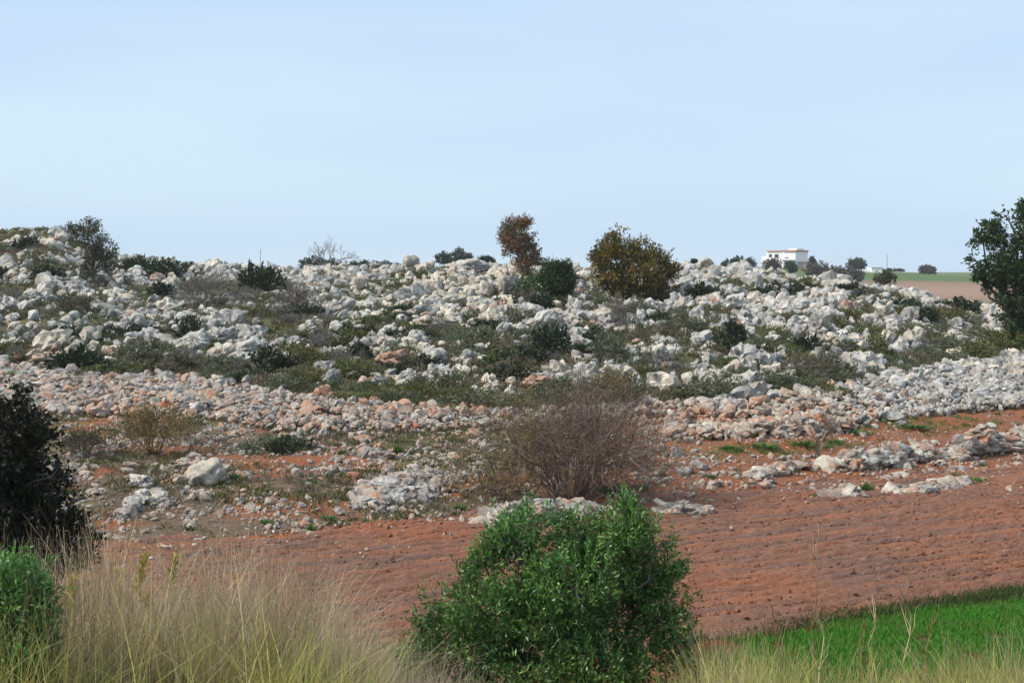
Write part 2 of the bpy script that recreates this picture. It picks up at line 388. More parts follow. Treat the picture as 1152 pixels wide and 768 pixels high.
def tree(name, label, cat, pxb, row, lst, lm, n, L, Wd, seed, trunk_r=.12, per=8, spray=.3, gap=.4, dy=.9, group=None, twigs=60, shell=.35, gs=2.2, up=.3, depth=None, bare=0):
    g = np.random.default_rng(seed)
    if depth is None: base = ground_at(pxb, row); depth = base[1]
    else: x = (pxb-576)/F*depth; base = (x, depth, float(Z(x, depth)))
    root = empty(name, base, label, cat, group)
    bl = pxblobs(lst, base, depth, g, dy)
    bl2 = list(bl)
    for b_ in bl: bl2.append((b_[0]+g.normal(0, .3)*b_[3], -b_[1]+g.normal(0, .4)*b_[3], b_[2]-.1*b_[3], b_[3]*.85))
    V, Fc, P, D = foliage(bl2, n, L, Wd, g, per, spray, gap, gs, shell, up)
    keep = V.reshape(-1, 4, 3)[:, :, 2].min(1) > .02
    V = V.reshape(-1, 4, 3)[keep].reshape(-1, 3); Fc = np.arange(len(V)).reshape(-1, 4)
    segs = []
    hub = np.array([0.02, 0, max(.15, min(b_[2]-b_[3]*.4 for b_ in bl))])
    s, pts = curve_segs((0, 0, -.2), hub, trunk_r*1.25, trunk_r, 3, g, .1, 0); segs += s
    limbs = [hub]
    for b_ in bl:
        c_ = np.array(b_[:3]); s, pts = curve_segs(hub, c_, trunk_r*.6, trunk_r*.18, 5, g, .25, .05); segs += s; limbs += list(pts[2:])
    limbs = np.array(limbs)
    for i in g.choice(len(P), min(twigs, len(P)), replace=False):
        j = np.argmin(np.linalg.norm(limbs-P[i], axis=1))
        s, _ = curve_segs(limbs[j], P[i]+D[i]*spray*.5, trunk_r*.14, trunk_r*.04, 3, g, .15, .04); segs += s
    v, f = tubes(segs, 5)
    mesh('trunk', v, f, M['bark'], True, parent=root)
    mesh('crown', V, Fc, lm, False, parent=root)
    return root
# ------------------------------------------------------------------ where rocks and scrub lie
def px_of(x, y): return 576+F*x/y
def wedge(n, y0, y1, umax, g):
    y = np.sqrt(g.uniform(y0**2, y1**2, n)); return g.uniform(-umax, umax, n)*y, y
g = np.random.default_rng(3)
def scrub_field(x, y):            # >0 rocky, <0 scrubby
    px, row = proj(x, y, Z(x, y))
    v = fbm(x/2.6, y/3.4, 0, 3, 51)-.5
    v = v+.10*np.exp(-(((px-770)/110)**2+((row-400)/60)**2))+.10*np.exp(-(((px-540)/70)**2+((row-330)/40)**2))
    v = v+.08*np.exp(-(((px-90)/90)**2+((row-330)/50)**2))+.10*np.exp(-(((px-900)/120)**2+((row-330)/25)**2))
    v = v-.11*np.exp(-(((px-320)/80)**2+((row-365)/45)**2))-.07*np.exp(-(((px-1060)/90)**2+((row-365)/40)**2))
    foot = np.interp(px, PF, RF)
    v = v-.22*np.exp(-((row-(foot-7))/7.)**2)+.09*sm((row-foot+75)/20.)*(row < foot-25)
    return v
# hand-placed boulders: px, base row, width px, height px, tone, words
special = [
 (228, 546, 46, 33, 1, 'big pale flat-topped boulder with a brown side on the stony terrace'),
 (158, 550, 32, 20, 0, 'pointed white boulder left of the big flat-topped boulder'),
 (438, 413, 44, 23, 2, 'broad reddish boulder at the foot of the slope'),
 (487, 413, 44, 26, 0, 'broad white boulder beside the reddish boulder at the slope foot'),
 (461, 306, 24, 24, 1, 'upright cream crag on the crest, left of a pair'),
 (478, 309, 24, 20, 1, 'blunt cream crag on the crest, right of a pair'),
 (528, 308, 38, 22, 0, 'wide pale crag on the crest left of the rusty tree'),
 (571, 334, 22, 34, 1, 'tall cream standing rock on the slope below the rusty tree'),
 (248, 386, 28, 24, 0, 'white angular boulder above the long leaning slab on the left slope'),
 (277, 400, 30, 22, 0, 'long leaning white slab on the left slope'),
 (988, 415, 30, 20, 0, 'white boulder at the slope foot above the right stone bank'),
 (950, 395, 26, 22, 0, 'bright white boulder amid scrub on the right slope'),
 (742, 410, 18, 30, 0, 'tall white rock right of the bare twig bush top'),
 (655, 395, 30, 20, 0, 'white boulder right of the round dark shrub on mid slope'),
 (900, 352, 26, 14, 0, 'flat white rock high on the right slope'),
 (1060, 352, 30, 12, 0, 'long pale rock near the crest below the far brown field'),
 (1116, 392, 40, 16, 0, 'broad low pale rock beside the foot of the right-hand tree'),
 (20, 408, 30, 14, 2, 'rust-stained boulder at the far left of the slope foot'),
 (55, 408, 38, 15, 2, 'long rust-stained boulder second from the left of the slope foot'),
 (243, 438, 26, 20, 1, 'cream boulder on top of the left stone bank'),
 (510, 345, 30, 20, 1, 'cream boulder on mid slope below the wide crest crag'),
 (480, 370, 34, 18, 1, 'wide cream boulder mid slope above the reddish boulder'),
 (770, 440, 34, 14, 0, 'low white boulder behind the right edge of the twig bush'),
 (955, 556, 28, 14, 1, 'small pale outcrop in the red soil, left of the green tuft'),
 (755, 575, 26, 14, 0, 'grey boulder at the field edge right of the foreground bush'),
 (786, 582, 24, 13, 1, 'pale boulder at the field edge, rightmost of the two'),
]
BIG = {k: [mesh('boulder', *rock_shape(4, 300+i, .55, 15, .15), ROCKM[k], True, link=False) for i in range(7)] for k in (0, 1, 2)}
MID = {k: [mesh('boulder', *rock_shape(3, 400+i, .62, 15, .15), ROCKM[k], False, link=False) for i in range(8)] for k in (0, 1, 2)}
def put_rock(pool, k, x, y, z, sx, sy, sz, g, tilt=.35):
    me = pool[k][int(g.integers(len(pool[k])))]
    o = bpy.data.objects.new('boulder', me); C.objects.link(o)
    o.location = (x, y, z); o.scale = (sx, sy, sz)
    o.rotation_euler = (g.normal(0, tilt), g.normal(0, tilt), g.uniform(-.5, .5)+(math.pi if g.random() < .5 else 0))
    return o
Vb, Fb = ICO[4]; nb_ = np.linalg.norm(Vb**2, axis=1)**.5; Pb = Vb/nb_[:, None]**.85
qb = Pb*1.6+40; Pb = Pb*(1+.62*(fbm(qb[:, 0]*1.3, qb[:, 1]*1.3, qb[:, 2]*1.3, 5, 5)-.5)-.25*np.clip(.12-np.abs(fbm(qb[:, 0], qb[:, 1], qb[:, 2], 2, 9)-.5), 0, 1)/.12*.5)[:, None]; Pb[:, 2] *= .82; Pb[:, 2] += .12*Pb[:, 0]*(Pb[:, 2] > 0)
BLOCK = {k: [mesh('boulder', Pb*.85, Fb, ROCKM[k], True, link=False)] for k in (0, 1, 2)}
taken = []
for (px, row, w, h, k, lab) in special:
    x, y, z = ground_at(px, row); sc = y/F
    sx = w*sc/2*1.08; sz = h*sc/2*1.15
    o = put_rock(BLOCK if px == 228 else BIG, k, x, y+sx*.5, z+sz*.55, sx, (sx+sz)/2, sz, g, .08)
    tag(o, lab, 'boulder', 'limestone boulders'); taken.append((x, y+sx*.5, max(sx, sz)))
# random hill rocks
x, y = wedge(17000, 38, 108, .43, g)
px = px_of(x, y); zf, yf, yr, zr = hillpar(px); ye = 25.8/(math.cos(A28)-(x/y)*math.sin(A28))
k_ = (y > yf-.5) & (y < yr+8); x, y, px = x[k_], y[k_], px[k_]
v = scrub_field(x, y); k_ = g.random(len(x)) < np.clip(.62+4.2*v, .07, 1); x, y, px, v = x[k_], y[k_], px[k_], v[k_]
r = np.exp(g.normal(np.log(.185), .45, len(x)))*(1+.5*np.clip(v*3, -.5, 1)); r = np.clip(r, .07, .52)
row = proj(x, y, Z(x, y))[1]; foot = np.interp(px, PF, RF)
redp = .40*np.exp(-((foot-row-14)/14.)**2)*(px < 760)+.012
crm = .28+.35*np.exp(-((px-530)/110)**2)
q = g.random(len(x)); tone = np.where(q < redp, 2, np.where(q < redp+crm, 1, 0))
order = np.argsort(-r/y); x, y, r, tone = x[order], y[order], r[order], tone[order]
pxr, rwr = proj(x, y, Z(x, y))
sel = []; acc = [(a, b_, c_*.9) for a, b_, c_ in taken]; drop = np.zeros(len(x), bool)
CLEAR = [(613, 400, 20), (600, 334, 20), (628, 338, 20), (594, 320, 12), (714, 342, 40), (105, 322, 12), (985, 398, 14), (275, 322, 15), (828, 388, 14), (372, 308, 10), (461, 306, 10), (478, 309, 10), (528, 308, 18)]
CLEAR = [(a, ground_at(a, b_)[1], c_) for a, b_, c_ in CLEAR]
def clear(px, y):
    m_ = np.zeros(len(px), bool)
    for a, b_, c_ in CLEAR: m_ |= (np.abs(px-a) < c_) & (y < b_+.3) & (y > b_-3)
    return m_
cl_ = clear(pxr, y)
for i in range(len(x)):
    if cl_[i]: continue
    if len(sel) >= 300-len(special): break
    if not (6 < pxr[i] < 1146): continue
    if r[i] > .5 and y[i] < 80 and g.random() < .3: r[i] *= .7
    A = np.array(acc)
    dd = np.hypot(A[:, 0]-x[i], (A[:, 1]-y[i])*.6)
    if (dd < .75*(A[:, 2]+r[i])).any(): drop[i] = True; continue
    sel.append(i); acc.append((x[i], y[i], r[i]))
items = []
for i in sel:
    z = float(Z(x[i], y[i])); fx, fy, fz = g.uniform(.85, 1.3), g.uniform(.8, 1.1), g.uniform(.75, 1.5)
    o = put_rock(MID, int(tone[i]), x[i], y[i], z+r[i]*.3*fz, r[i]*fx, r[i]*fy, r[i]*fz, g)
    w = 'flat' if fz < .9 and fx > 1 else ('upright' if fz/fx > 1.1 else ('broad' if fx > 1.2 else 'blocky'))
    p_ = proj(x[i], y[i], z); items.append((o, p_[0], p_[1], ('grey', 'cream', 'rust-stained')[int(tone[i])]+' '+w))
restm = np.ones(len(x), bool); restm[sel] = False; restm &= ~drop & ~clear(pxr, y)
A = np.array(taken)
for a, b_, c_ in taken: restm &= ~(np.hypot(x-a, y-b_) < c_*.9)
LM = [(0, 62, 'at the far left edge'), (62, 150, 'below the dark crest tree'), (150, 225, 'right of the dark crest tree'), (225, 320, 'above the big flat-topped boulder'), (320, 400, 'below the leafless skyline tree'),
      (400, 505, 'below the paired crest crags'), (505, 565, 'left of the rusty tree'), (565, 655, 'below the rusty tree'), (655, 770, 'below the bronze tree'), (770, 845, 'right of the bronze tree'),
      (845, 905, 'below the white house'), (905, 1000, 'below the small white building'), (1000, 1085, 'below the far brown field'), (1085, 1200, 'beside the right-hand tree')]
ORD = ['leftmost', 'second from left', 'third from left', 'fourth from left', 'fifth from left', 'sixth from left', 'seventh from left', 'eighth from left', 'ninth from left', 'tenth from left']
def bandname(px, row):
    top = np.interp(px, PR, RR); ft = np.interp(px, PF, RF); t_ = (row-top)/(ft-top)
    return 'crest' if t_ < .1 else 'upper slope' if t_ < .33 else 'middle slope' if t_ < .58 else 'lower slope' if t_ < .86 else 'slope foot' if t_ < 1.05 else 'stony terrace'
def label_cells(items, noun, cat, group):
    cells = {}
    for o, px, row, w in items:
        lm = next((l for a, b_, l in LM if a <= px < b_), LM[0][2] if px < 60 else LM[-1][2])
        cells.setdefault((w, bandname(px, row), lm), []).append((px, o))
    for (w, bn, lm), L in cells.items():
        L.sort(key=lambda q: q[0])
        for i, (px, o) in enumerate(L):
            w = w.replace(' domed', '') if len(w.split()) > 2 and noun == 'shrub' and 'twiggy' in w else w
            pre = '' if len(L) == 1 else (ORD[i]+' ' if i < len(L)-1 or i < 1 else 'rightmost ')
            tag(o, f'{pre}{w} {noun} on the {bn} {lm}', cat, group)
label_cells(items, 'boulder', 'boulder', 'limestone boulders')
x, y, r, tone = x[restm], y[restm], r[restm], tone[restm]
bigm = (r/y*F) > 4.2
rocks_stuff('hillside_rocks', x[bigm], y[bigm], r[bigm], tone[bigm], 2, .35, flat=1.15, label= 'grey and cream weathered limestone rocks strewn over the scrubby slope')
x2, y2 = wedge(9000, 40, 104, .43, g); k_ = (g.random(len(x2)) < np.clip(.5+3*scrub_field(x2, y2), .1, 1)) & (y2 > hillpar(px_of(x2, y2))[1]); x2, y2 = x2[k_], y2[k_]
X3, Y3 = np.concatenate([x[~bigm], x2]), np.concatenate([y[~bigm], y2])
rocks_stuff('hillside_stones', X3, Y3, np.concatenate([r[~bigm], np.clip(np.exp(g.normal(np.log(.10), .35, len(x2))), .05, .2)]),
            np.concatenate([tone[~bigm], g.choice([0, 0, 1, 1, 2], len(x2), p=[.3, .25, .2, .15, .1])]), 1, .25, 'small pale stones scattered between the boulders of the slope')
# ---- rubble of the terrace: density by place
def terrace_density(px, row, x, y):
    foot = np.interp(px, PF, RF)
    bw = np.interp(px, [0, 330, 480, 600, 720, 850, 960, 1152], [46, 40, 26, 20, 12, 20, 48, 58])
    d = np.where((row > foot) & (row < foot+bw), 1.0, 0)                         # the stone bank under the slope
    l = (px < 560) & (row > foot+bw); n_ = fbm(x/1.3, y/1.3, 0, 3, 61)
    d = np.where(l, np.clip(.40+3.0*(n_-.5), .05, .9), d)
    def blob(cx, cy, rx, ry, a): return a*np.exp(-(((px-cx)/rx)**2+((row-cy)/ry)**2)**2)
    d = np.maximum(d, blob(445, 548, 62, 26, 1.)); d = np.maximum(d, blob(430, 520, 40, 10, .7))
    d = np.maximum(d, blob(610, 575, 90, 13, .8)); d = np.maximum(d, blob(770, 575, 45, 11, .8))
    d = np.maximum(d, blob(330, 475, 110, 14, .7)); d = np.maximum(d, blob(200, 570, 60, 18, .55)); d = np.maximum(d, blob(300, 505, 130, 9, .5))
    d = np.maximum(d, blob(840, 482, 130, 15, .9)); d = np.maximum(d, blob(930, 468, 80, 16, .9))
    d = np.maximum(d, np.where((px > 700) & (row > 495) & (row < 560), .22+.45*(n_ > .57), 0))
    d = np.where((px > 560) & (px < 720) & (row > foot+bw) & (row < 560), .3, d)
    d = d*(1-.95*((px > 790) & (px < 960) & (row > 497) & (row < 513)))
    return d
x, y = wedge(130000, 24, 66, .43, g)
px, row = proj(x, y, Z(x, y)); s_ = furrow_s(x, y)
d = terrace_density(px, row, x, y)*(s_ > 25.6+(vn(x/.8, y/.8)-.5)*1.2)*(y < hillpar(px)[1]+.5)
k_ = g.random(len(x)) < d*.8; x, y, px, row = x[k_], y[k_], px[k_], row[k_]
r = np.clip(np.exp(g.normal(np.log(.048), .52, len(x))), .022, .20)*np.interp(y, [26, 60], [.85, 1.6])
redw = np.clip(.08+.62*np.exp(-(((px-830)/140)**2+((row-478)/20)**2))+.16*np.exp(-((px-450)/260)**2)*(row > 450)*(row < 500)-.1*(px > 1000)+.28*(vn(x/1.7, y/1.7, 0, 8) > .66)*(px < 950), 0, .8)
q = g.random(len(x)); crw = np.where(px > 960, .2, .42)
tone = np.where(q < redw, 2, np.where(q < redw+crw*(1-redw), 1, 0))
for a, b_, c_ in taken:
    m_ = np.hypot(x-a, y-b_) > c_*.8; x, y, r, tone, px, row = x[m_], y[m_], r[m_], tone[m_], px[m_], row[m_]
bankm = (row < np.interp(px, PF, RF)+np.interp(px, [0, 330, 480, 600, 720, 850, 960, 1152], [46, 40, 26, 20, 12, 20, 48, 58]))
ms5 = [M['grey'], M['cream'], M['red'], M['egrey'], M['ecream']]; ton = np.where((tone < 2) & (g.random(len(tone)) < np.interp(px, [500, 900, 1020], [.8, .55, .12])), tone+3, tone)
rocks_stuff('stone_bank', x[bankm], y[bankm], r[bankm]*1.08, ton[bankm], 2, .5, ms=ms5, label= 'long bank of cleared grey and cream stones along the foot of the slope', zadd=g.uniform(0, .16, bankm.sum()))
lg = (~bankm) & (r > .12)
rocks_stuff('field_stones', x[lg], y[lg], r[lg], tone[lg], 2, .25, 'larger loose stones lying on the red terrace', ms=EARTHM)
sl = (~bankm) & (r <= .12)
rocks_stuff('rubble', x[sl], y[sl], r[sl], tone[sl], 1, .25, 'small rubble littering the red terrace soil', ms=EARTHM)
# small loose stones at the field margin
x, y = wedge(5200, 23, 40, .4, g); s_ = furrow_s(x, y); k_ = g.random(len(x)) < np.exp(-np.abs(s_-25.4)/1.1)*.8; x, y = x[k_], y[k_]
rocks_stuff('gravel', x, y, np.clip(np.exp(g.normal(np.log(.035), .4, len(x))), .015, .09), g.choice([0, 1, 2], len(x), p=[.1, .3, .6]), 1, .2, 'scattered pebbles on the edge of the ploughed field', zadd=.05)
x, y = wedge(26000, 28, 60, .42, g); px, row = proj(x, y, Z(x, y)); s_ = furrow_s(x, y); k_ = (s_ > 25.7) & (y < hillpar(px)[1]) & (g.random(len(x)) < np.clip(vn(x/1.1, y/1.1, 0, 29)*1.5-.15, .1, 1)); x, y = x[k_], y[k_]
rocks_stuff('grit', x, y, g.uniform(.015, .045, len(x)), g.choice([0, 1, 2], len(x), p=[.15, .2, .65]), 1, .3, 'reddish grit and small stones on the bare earth of the terrace')
# soil clods turned up by the plough
g2 = np.random.default_rng(88); n = 42000; a = g2.uniform(-14, 26, n); s_ = g2.uniform(15.6, 26, n)
s_ = s_-np.sin(2*np.pi*s_/.42+3)*.03; x = a*ca-s_*sa; y = a*sa+s_*ca; k_ = (np.abs(x/y) < .42) & (g2.random(n) < np.clip(vn(x/2.5, y/.9, 0, 17)*1.6-.2, .1, 1)); x, y = x[k_], y[k_]
r = np.clip(np.exp(g2.normal(np.log(.022), .4, len(x))), .01, .06)
V, Fc, mi = merge_inst(RK[1], g2.integers(0, NV, len(x)), np.stack([x, y, Z(x, y)+.035], -1), rotm(g2, len(x), .6), np.stack([r*1.2, r, r*.8], -1), np.zeros(len(x), int))
tag(mesh('soil_clods', V, Fc, fieldsoil), 'clods of red earth turned up in the ploughed field', 'soil', kind='stuff')
# ---- low broken dry stone walls on the right
def stone_wall(name, path, width, height, n, rs, tones, label, group=None):
    g = np.random.default_rng(n)
    pts = np.array([ground_at(a, b_)[:2] for a, b_ in path]); seg = np.linalg.norm(np.diff(pts, axis=0), axis=1); cum = np.concatenate([[0], np.cumsum(seg)])
    t_ = g.uniform(0, cum[-1], n); cx = np.interp(t_, cum, pts[:, 0]); cy = np.interp(t_, cum, pts[:, 1])
    endf = np.clip(np.minimum(t_, cum[-1]-t_)/.7, .25, 1)*(.65+.7*vn(t_/.8, 0, 0, n))
    o_ = np.clip(g.normal(0, .42, n), -.75, .75)*width; x, y = cx, cy+o_
    hh = height*endf*np.exp(-(o_/width)**2*1.2)
    r = np.clip(np.exp(g.normal(np.log(rs), .35, n)), rs*.5, rs*2.1)
    z = Z(x, y)+hh*g.uniform(.2, 1.0, n); 
    sc = np.stack([r*g.uniform(.9, 1.5, n), r*g.uniform(.8, 1.1, n), r*g.uniform(.55, .95, n)], -1)
    V, Fc, mi = merge_inst(RK[2], g.integers(0, NV, n), np.stack([x, y, z], -1), rotm(g, n, .3), sc, g.choice([0, 1, 2], n, p=tones))
    b0 = np.array([cx.mean(), cy.mean(), float(Z(cx.mean(), cy.mean()))]); mi = np.where((mi < 2) & (vn(V[Fc[:, 0], 0]/.35, V[Fc[:, 0], 1]/.35, V[Fc[:, 0], 2]/.35, 5) > .42), mi+3, mi)
    o = mesh(name, V-b0, Fc, [M['grey'], M['cream'], M['red'], M['egrey'], M['ecream']], False, mi); o.location = b0
    tag(o, label, 'stone wall', group)
stone_wall('stone_wall', [(928, 526), (990, 524), (1062, 512)], .45, .34, 430, .115, [.35, .5, .15], 'tumbled low dry stone wall between red strips, left of the longer wall')
stone_wall('stone_wall', [(1072, 516), (1110, 508), (1175, 498), (1240, 490)], .5, .50, 700, .125, [.45, .42, .13], 'dry stone wall heap running out of the right edge of the photo')
stone_wall('stone_heap', [(1000, 556), (1040, 552), (1085, 545)], .42, .13, 190, .11, [.3, .6, .1], 'low pale stone heap in the red field below the dry stone walls')
stone_wall('stone_heap', [(935, 560), (968, 557)], .25, .12, 60, .10, [.4, .55, .05], 'little white stone heap left of the green tuft in the red field')
stone_wall('stone_wall', [(722, 490), (800, 492), (880, 488), (960, 480)], .5, .30, 620, .11, [.06, .34, .60], 'rust-coloured tumbled wall of red stained stones behind the red strip')
stone_wall('stone_heap', [(838, 535), (880, 532), (905, 524)], .35, .18, 90, .1, [.2, .45, .35], 'sparse line of small stones left of the tumbled low wall')
stone_wall('stone_heap', [(402, 560), (445, 556), (492, 550)], 1.5, .34, 620, .10, [.72, .25, .03], 'wide heap of pale grey stones on the terrace left of the leafless bush')
stone_wall('stone_heap', [(545, 590), (610, 585), (682, 578)], .45, .34, 300, .12, [.3, .66, .04], 'pale stone heap showing between the leafless bush and the foreground bush')
stone_wall('stone_heap', [(742, 580), (770, 578), (798, 580)], .3, .26, 110, .11, [.5, .45, .05], 'grey stone heap at the field edge right of the leafless bush')
stone_wall('stone_heap', [(140, 582), (165, 560), (190, 572)], .6, .2, 130, .1, [.75, .2, .05], 'small grey heap below the pointed white boulder')
# ------------------------------------------------------------------ scrub
def shrub_mesh(name, lm, n, L, Wd, seed, flat=.7, nb=4, L2=None):
    g = np.random.default_rng(seed)
    bl = [(g.normal(0, .38), g.normal(0, .38), .35*g.uniform(.6, 1.1), g.uniform(.45, .7)) for _ in range(nb)]
    V, Fc, P, D = foliage(bl, n, L, Wd, g, 7, .22, .34, 1.4, .35, .5)
    V = V*np.array([1, 1, flat]); V = V.reshape(-1, 4, 3); V = V[V[:, :, 2].min(1) > -.12].reshape(-1, 3)
    v, f = tubes([s for i in g.choice(len(P), 24) for s in curve_segs((0, 0, -.1), P[i]*np.array([1, 1, flat]), .03, .008, 3, g, .2, .1)[0]], 4)
    Fa = np.concatenate([np.arange(len(V)).reshape(-1, 4), f+len(V)]); mi = np.concatenate([np.zeros(len(V)//4), np.ones(len(f))])
    return mesh(name, np.concatenate([V, v]), Fa, [lm, M['bark']], False, mi, link=False)
M['freshbush'] = leaf_mat('mid_green_leaves', (.05, .11, .035), (.09, .17, .05), (.05, .10, .03))
KINDS = {
 'fresh green': ('low_shrub', [shrub_mesh('low_shrub', M['freshbush'], 320, .16, .08, 60)]),
 'grey-green': ('low_shrub', [shrub_mesh('low_shrub', M['garrigue'], 300, .16, .05, 10+i) for i in range(4)]),
 'olive-green': ('low_shrub', [shrub_mesh('low_shrub', M['olive'], 280, .16, .06, 20+i) for i in range(4)]),
 'dark green': ('low_shrub', [shrub_mesh('low_shrub', M['dark'], 320, .17, .08, 30+i, .85) for i in range(3)]),
 'brownish dry': ('low_shrub', [shrub_mesh('low_shrub', M['brownscrub'], 260, .2, .03, 40+i) for i in range(3)]),
 'purplish twiggy': ('low_shrub', [shrub_mesh('low_shrub', M['heath'], 300, .24, .022, 50+i) for i in range(3)])}
def put_shrub(kind, x, y, w, h, g):
    nm, pool = KINDS[kind]; o = bpy.data.objects.new(nm, pool[int(g.integers(len(pool)))]); C.objects.link(o)
    o.location = (x, y, float(Z(x, y))-.04); o.scale = (w, w*.9, h); o.rotation_euler = (0, 0, g.uniform(0, 6.28)); return o
g = np.random.default_rng(17)
sp_shrub = [  # px, base row, width px, height px, kind, label
 (613, 400, 44, 34, 'dark green', 'round dark green shrub in the middle of the slope'),
 (600, 334, 40, 30, 'fresh green', 'bright green rounded bush at the foot of the rusty tree'),
 (275, 322, 34, 20, 'purplish twiggy', 'dark twiggy shrub near the crest left of the leafless tree'),
 (985, 398, 28, 28, 'olive-green', 'green round shrub standing up on the right slope'),
 (955, 358, 26, 14, 'olive-green', 'green shrub on the upper slope below the small white building'),
 (828, 388, 30, 26, 'dark green', 'dark shrub among white rocks right of the bronze tree'),
 (808, 368, 26, 20, 'olive-green', 'yellowish green shrub low right of the bronze tree'),
 (1040, 362, 30, 18, 'dark green', 'dark green shrub below the far brown field'),
 (1080, 356, 50, 20, 'dark green', 'long dark shrub touching the right-hand tree'),
 (1060, 362, 30, 20, 'olive-green', 'green shrub between two dark shrubs left of the right-hand tree'),
 (935, 448, 40, 22, 'olive-green', 'olive shrub at the slope foot above the right stone bank'),
 (820, 405, 32, 26, 'dark green', 'dark shrub on mid slope above the green foot strip'),
 (905, 400, 26, 22, 'dark green', 'small dark shrub wedged between white rocks right slope'),
 (132, 395, 30, 18, 'olive-green', 'olive shrub on the lower left slope'),
 (218, 378, 34, 22, 'dark green', 'dark shrub left of the white angular boulder'),
 (395, 384, 26, 18, 'dark green', 'dark low shrub on mid slope left of the cream boulders'),
 (345, 355, 60, 38, 'purplish twiggy', 'wide purplish twiggy shrub below the leafless skyline tree'),
 (240, 345, 80, 40, 'purplish twiggy', 'widest purplish twiggy shrub on the left slope'),
 (700, 372, 26, 46, 'purplish twiggy', 'tall grey twiggy shrub below the bronze tree'),
 (690, 408, 46, 40, 'grey-green', 'grey green bushy shrub behind the twig bush top'),
 (300, 506, 70, 18, 'grey-green', 'blue-grey low mat of shrub on the stony terrace'),
 (325, 508, 40, 16, 'dark green', 'dark patch of shrub at the right end of the blue-grey mat'),
 (40, 428, 70, 14, 'olive-green', 'olive mat of scrub above the left stone bank'),
 (860, 440, 40, 24, 'grey-green', 'pale green shrub at the slope foot left of the white boulder'),
 (300, 330, 44, 30, 'dark green', 'dark green shrub below the crest in the left centre'),
 (190, 312, 46, 20, 'dark green', 'dark mound of shrub on the crest right of the crest tree'),
 (160, 306, 30, 18, 'dark green', 'small dark shrub on the crest beside the crest tree'),
 (685, 474, 0, 0, '', ''),
]
used = []
for (px, row, w, h, kd, lab) in sp_shrub:
    if not kd: continue
    x, y, z = ground_at(px, row); sc = y/F
    tag(put_shrub(kd, x, y, w*sc/1.6, h*sc/.75, g), lab, 'shrub', 'shrubs on the rocky slope'); used.append((x, y, w*sc/2))
x, y = wedge(8000, 38, 104, .42, g); px = px_of(x, y); zf, yf, yr, zr = hillpar(px); k_ = (y > yf+.2) & (y < yr+4)
x, y, px = x[k_], y[k_], px[k_]; v = scrub_field(x, y); k_ = g.random(len(x)) < np.clip(.55-4.0*v, .30, 1); x, y, px, v = x[k_], y[k_], px[k_], v[k_]
w = np.clip(np.exp(g.normal(np.log(.42), .38, len(x))), .2, 1.0); row = proj(x, y, Z(x, y))[1]; foot = np.interp(px, PF, RF)
w *= np.where(foot-row < 26, 1.3, 1)
o_ = np.argsort(-w/y); items = []; n_ = 0; acc = list(used); restm = np.ones(len(x), bool)
def kindof(px, row, foot, q):
    if foot-row < 28 and px > 330: return 'grey-green' if q < .65 else 'olive-green' if q < .85 else 'brownish dry'
    if 200 < px < 400 and row < 420: return ['purplish twiggy', 'grey-green', 'dark green', 'olive-green', 'brownish dry'][int(np.searchsorted([.35, .6, .78, .9], q))]
    if px > 850: return ['olive-green', 'grey-green', 'brownish dry', 'dark green'][int(np.searchsorted([.4, .75, .88], q))]
    return ['grey-green', 'olive-green', 'dark green', 'brownish dry', 'purplish twiggy'][int(np.searchsorted([.34, .58, .78, .88], q))]
for i in o_:
    if n_ >= 300-len(used): break
    if not (4 < px[i] < 1148): continue
    A = np.array(acc)
    if (np.hypot(A[:, 0]-x[i], A[:, 1]-y[i]) < .6*(A[:, 2]+w[i])).any(): continue
    kd = kindof(px[i], row[i], foot[i], g.random())
    o = put_shrub(kd, x[i], y[i], w[i], w[i]*g.uniform(.75, 1.25), g); items.append((o, px[i], row[i], kd+(' flat' if o.scale[2] < o.scale[0]*.9 else ' domed'))); acc.append((x[i], y[i], w[i])); n_ += 1; restm[i] = False
label_cells(items, 'shrub', 'shrub', 'shrubs on the rocky slope')
# ground cover between: uncountable low tufts
def cover(name, x, y, sizes, lm, n_each, L, Wd, label, seed, hfac=.6, upb=1.):
    g = np.random.default_rng(seed); n = len(x); z = Z(x, y)
    P = np.repeat(np.stack([x, y, z], -1), n_each, 0); s = np.repeat(sizes, n_each)
    d = g.normal(size=(len(P), 3)); d[:, 2] = np.abs(d[:, 2])*.8; d /= np.linalg.norm(d, axis=1)[:, None]
    P = P+d*s[:, None]*g.uniform(.2, 1, len(P))[:, None]*np.array([1, 1, hfac])
    D = d+np.array([0, 0, upb])+g.normal(0, .4, (len(P), 3))
    V, Fc = leaves(P, D, L*g.uniform(.7, 1.3, len(P)), Wd*g.uniform(.7, 1.3, len(P)), g)
    return tag(mesh(name, V, Fc, lm), label, 'ground cover', kind='stuff')
x2, y2 = wedge(16000, 38, 104, .43, g); p2 = px_of(x2, y2); h2 = hillpar(p2); k_ = (y2 > h2[1]) & (y2 < h2[2]+6); x2, y2 = x2[k_], y2[k_]
v2 = scrub_field(x2, y2); k_ = g.random(len(x2)) < np.clip(.75-2.6*v2, .42, 1); x2, y2 = x2[k_], y2[k_]
x2 = np.concatenate([x2, x[restm]]); y2 = np.concatenate([y2, y[restm]]); q = vn(x2/2.1, y2/2.1, 0, 91)+g.normal(0, .12, len(x2))
for j, (lo, hi, lm, lab) in enumerate([(-9, .34, M['brownscrub'], 'dry brownish undergrowth between the rocks of the slope'), (.34, .62, M['garrigue'], 'grey-green undergrowth between the rocks of the slope'), (.62, 9, M['olive'], 'olive-green undergrowth between the rocks of the slope')]):
    k_ = (q >= lo) & (q < hi)
    cover('undergrowth', x2[k_], y2[k_], g.uniform(.12, .42, k_.sum()), lm, 34, .14, .045, lab, 70+j, .75)
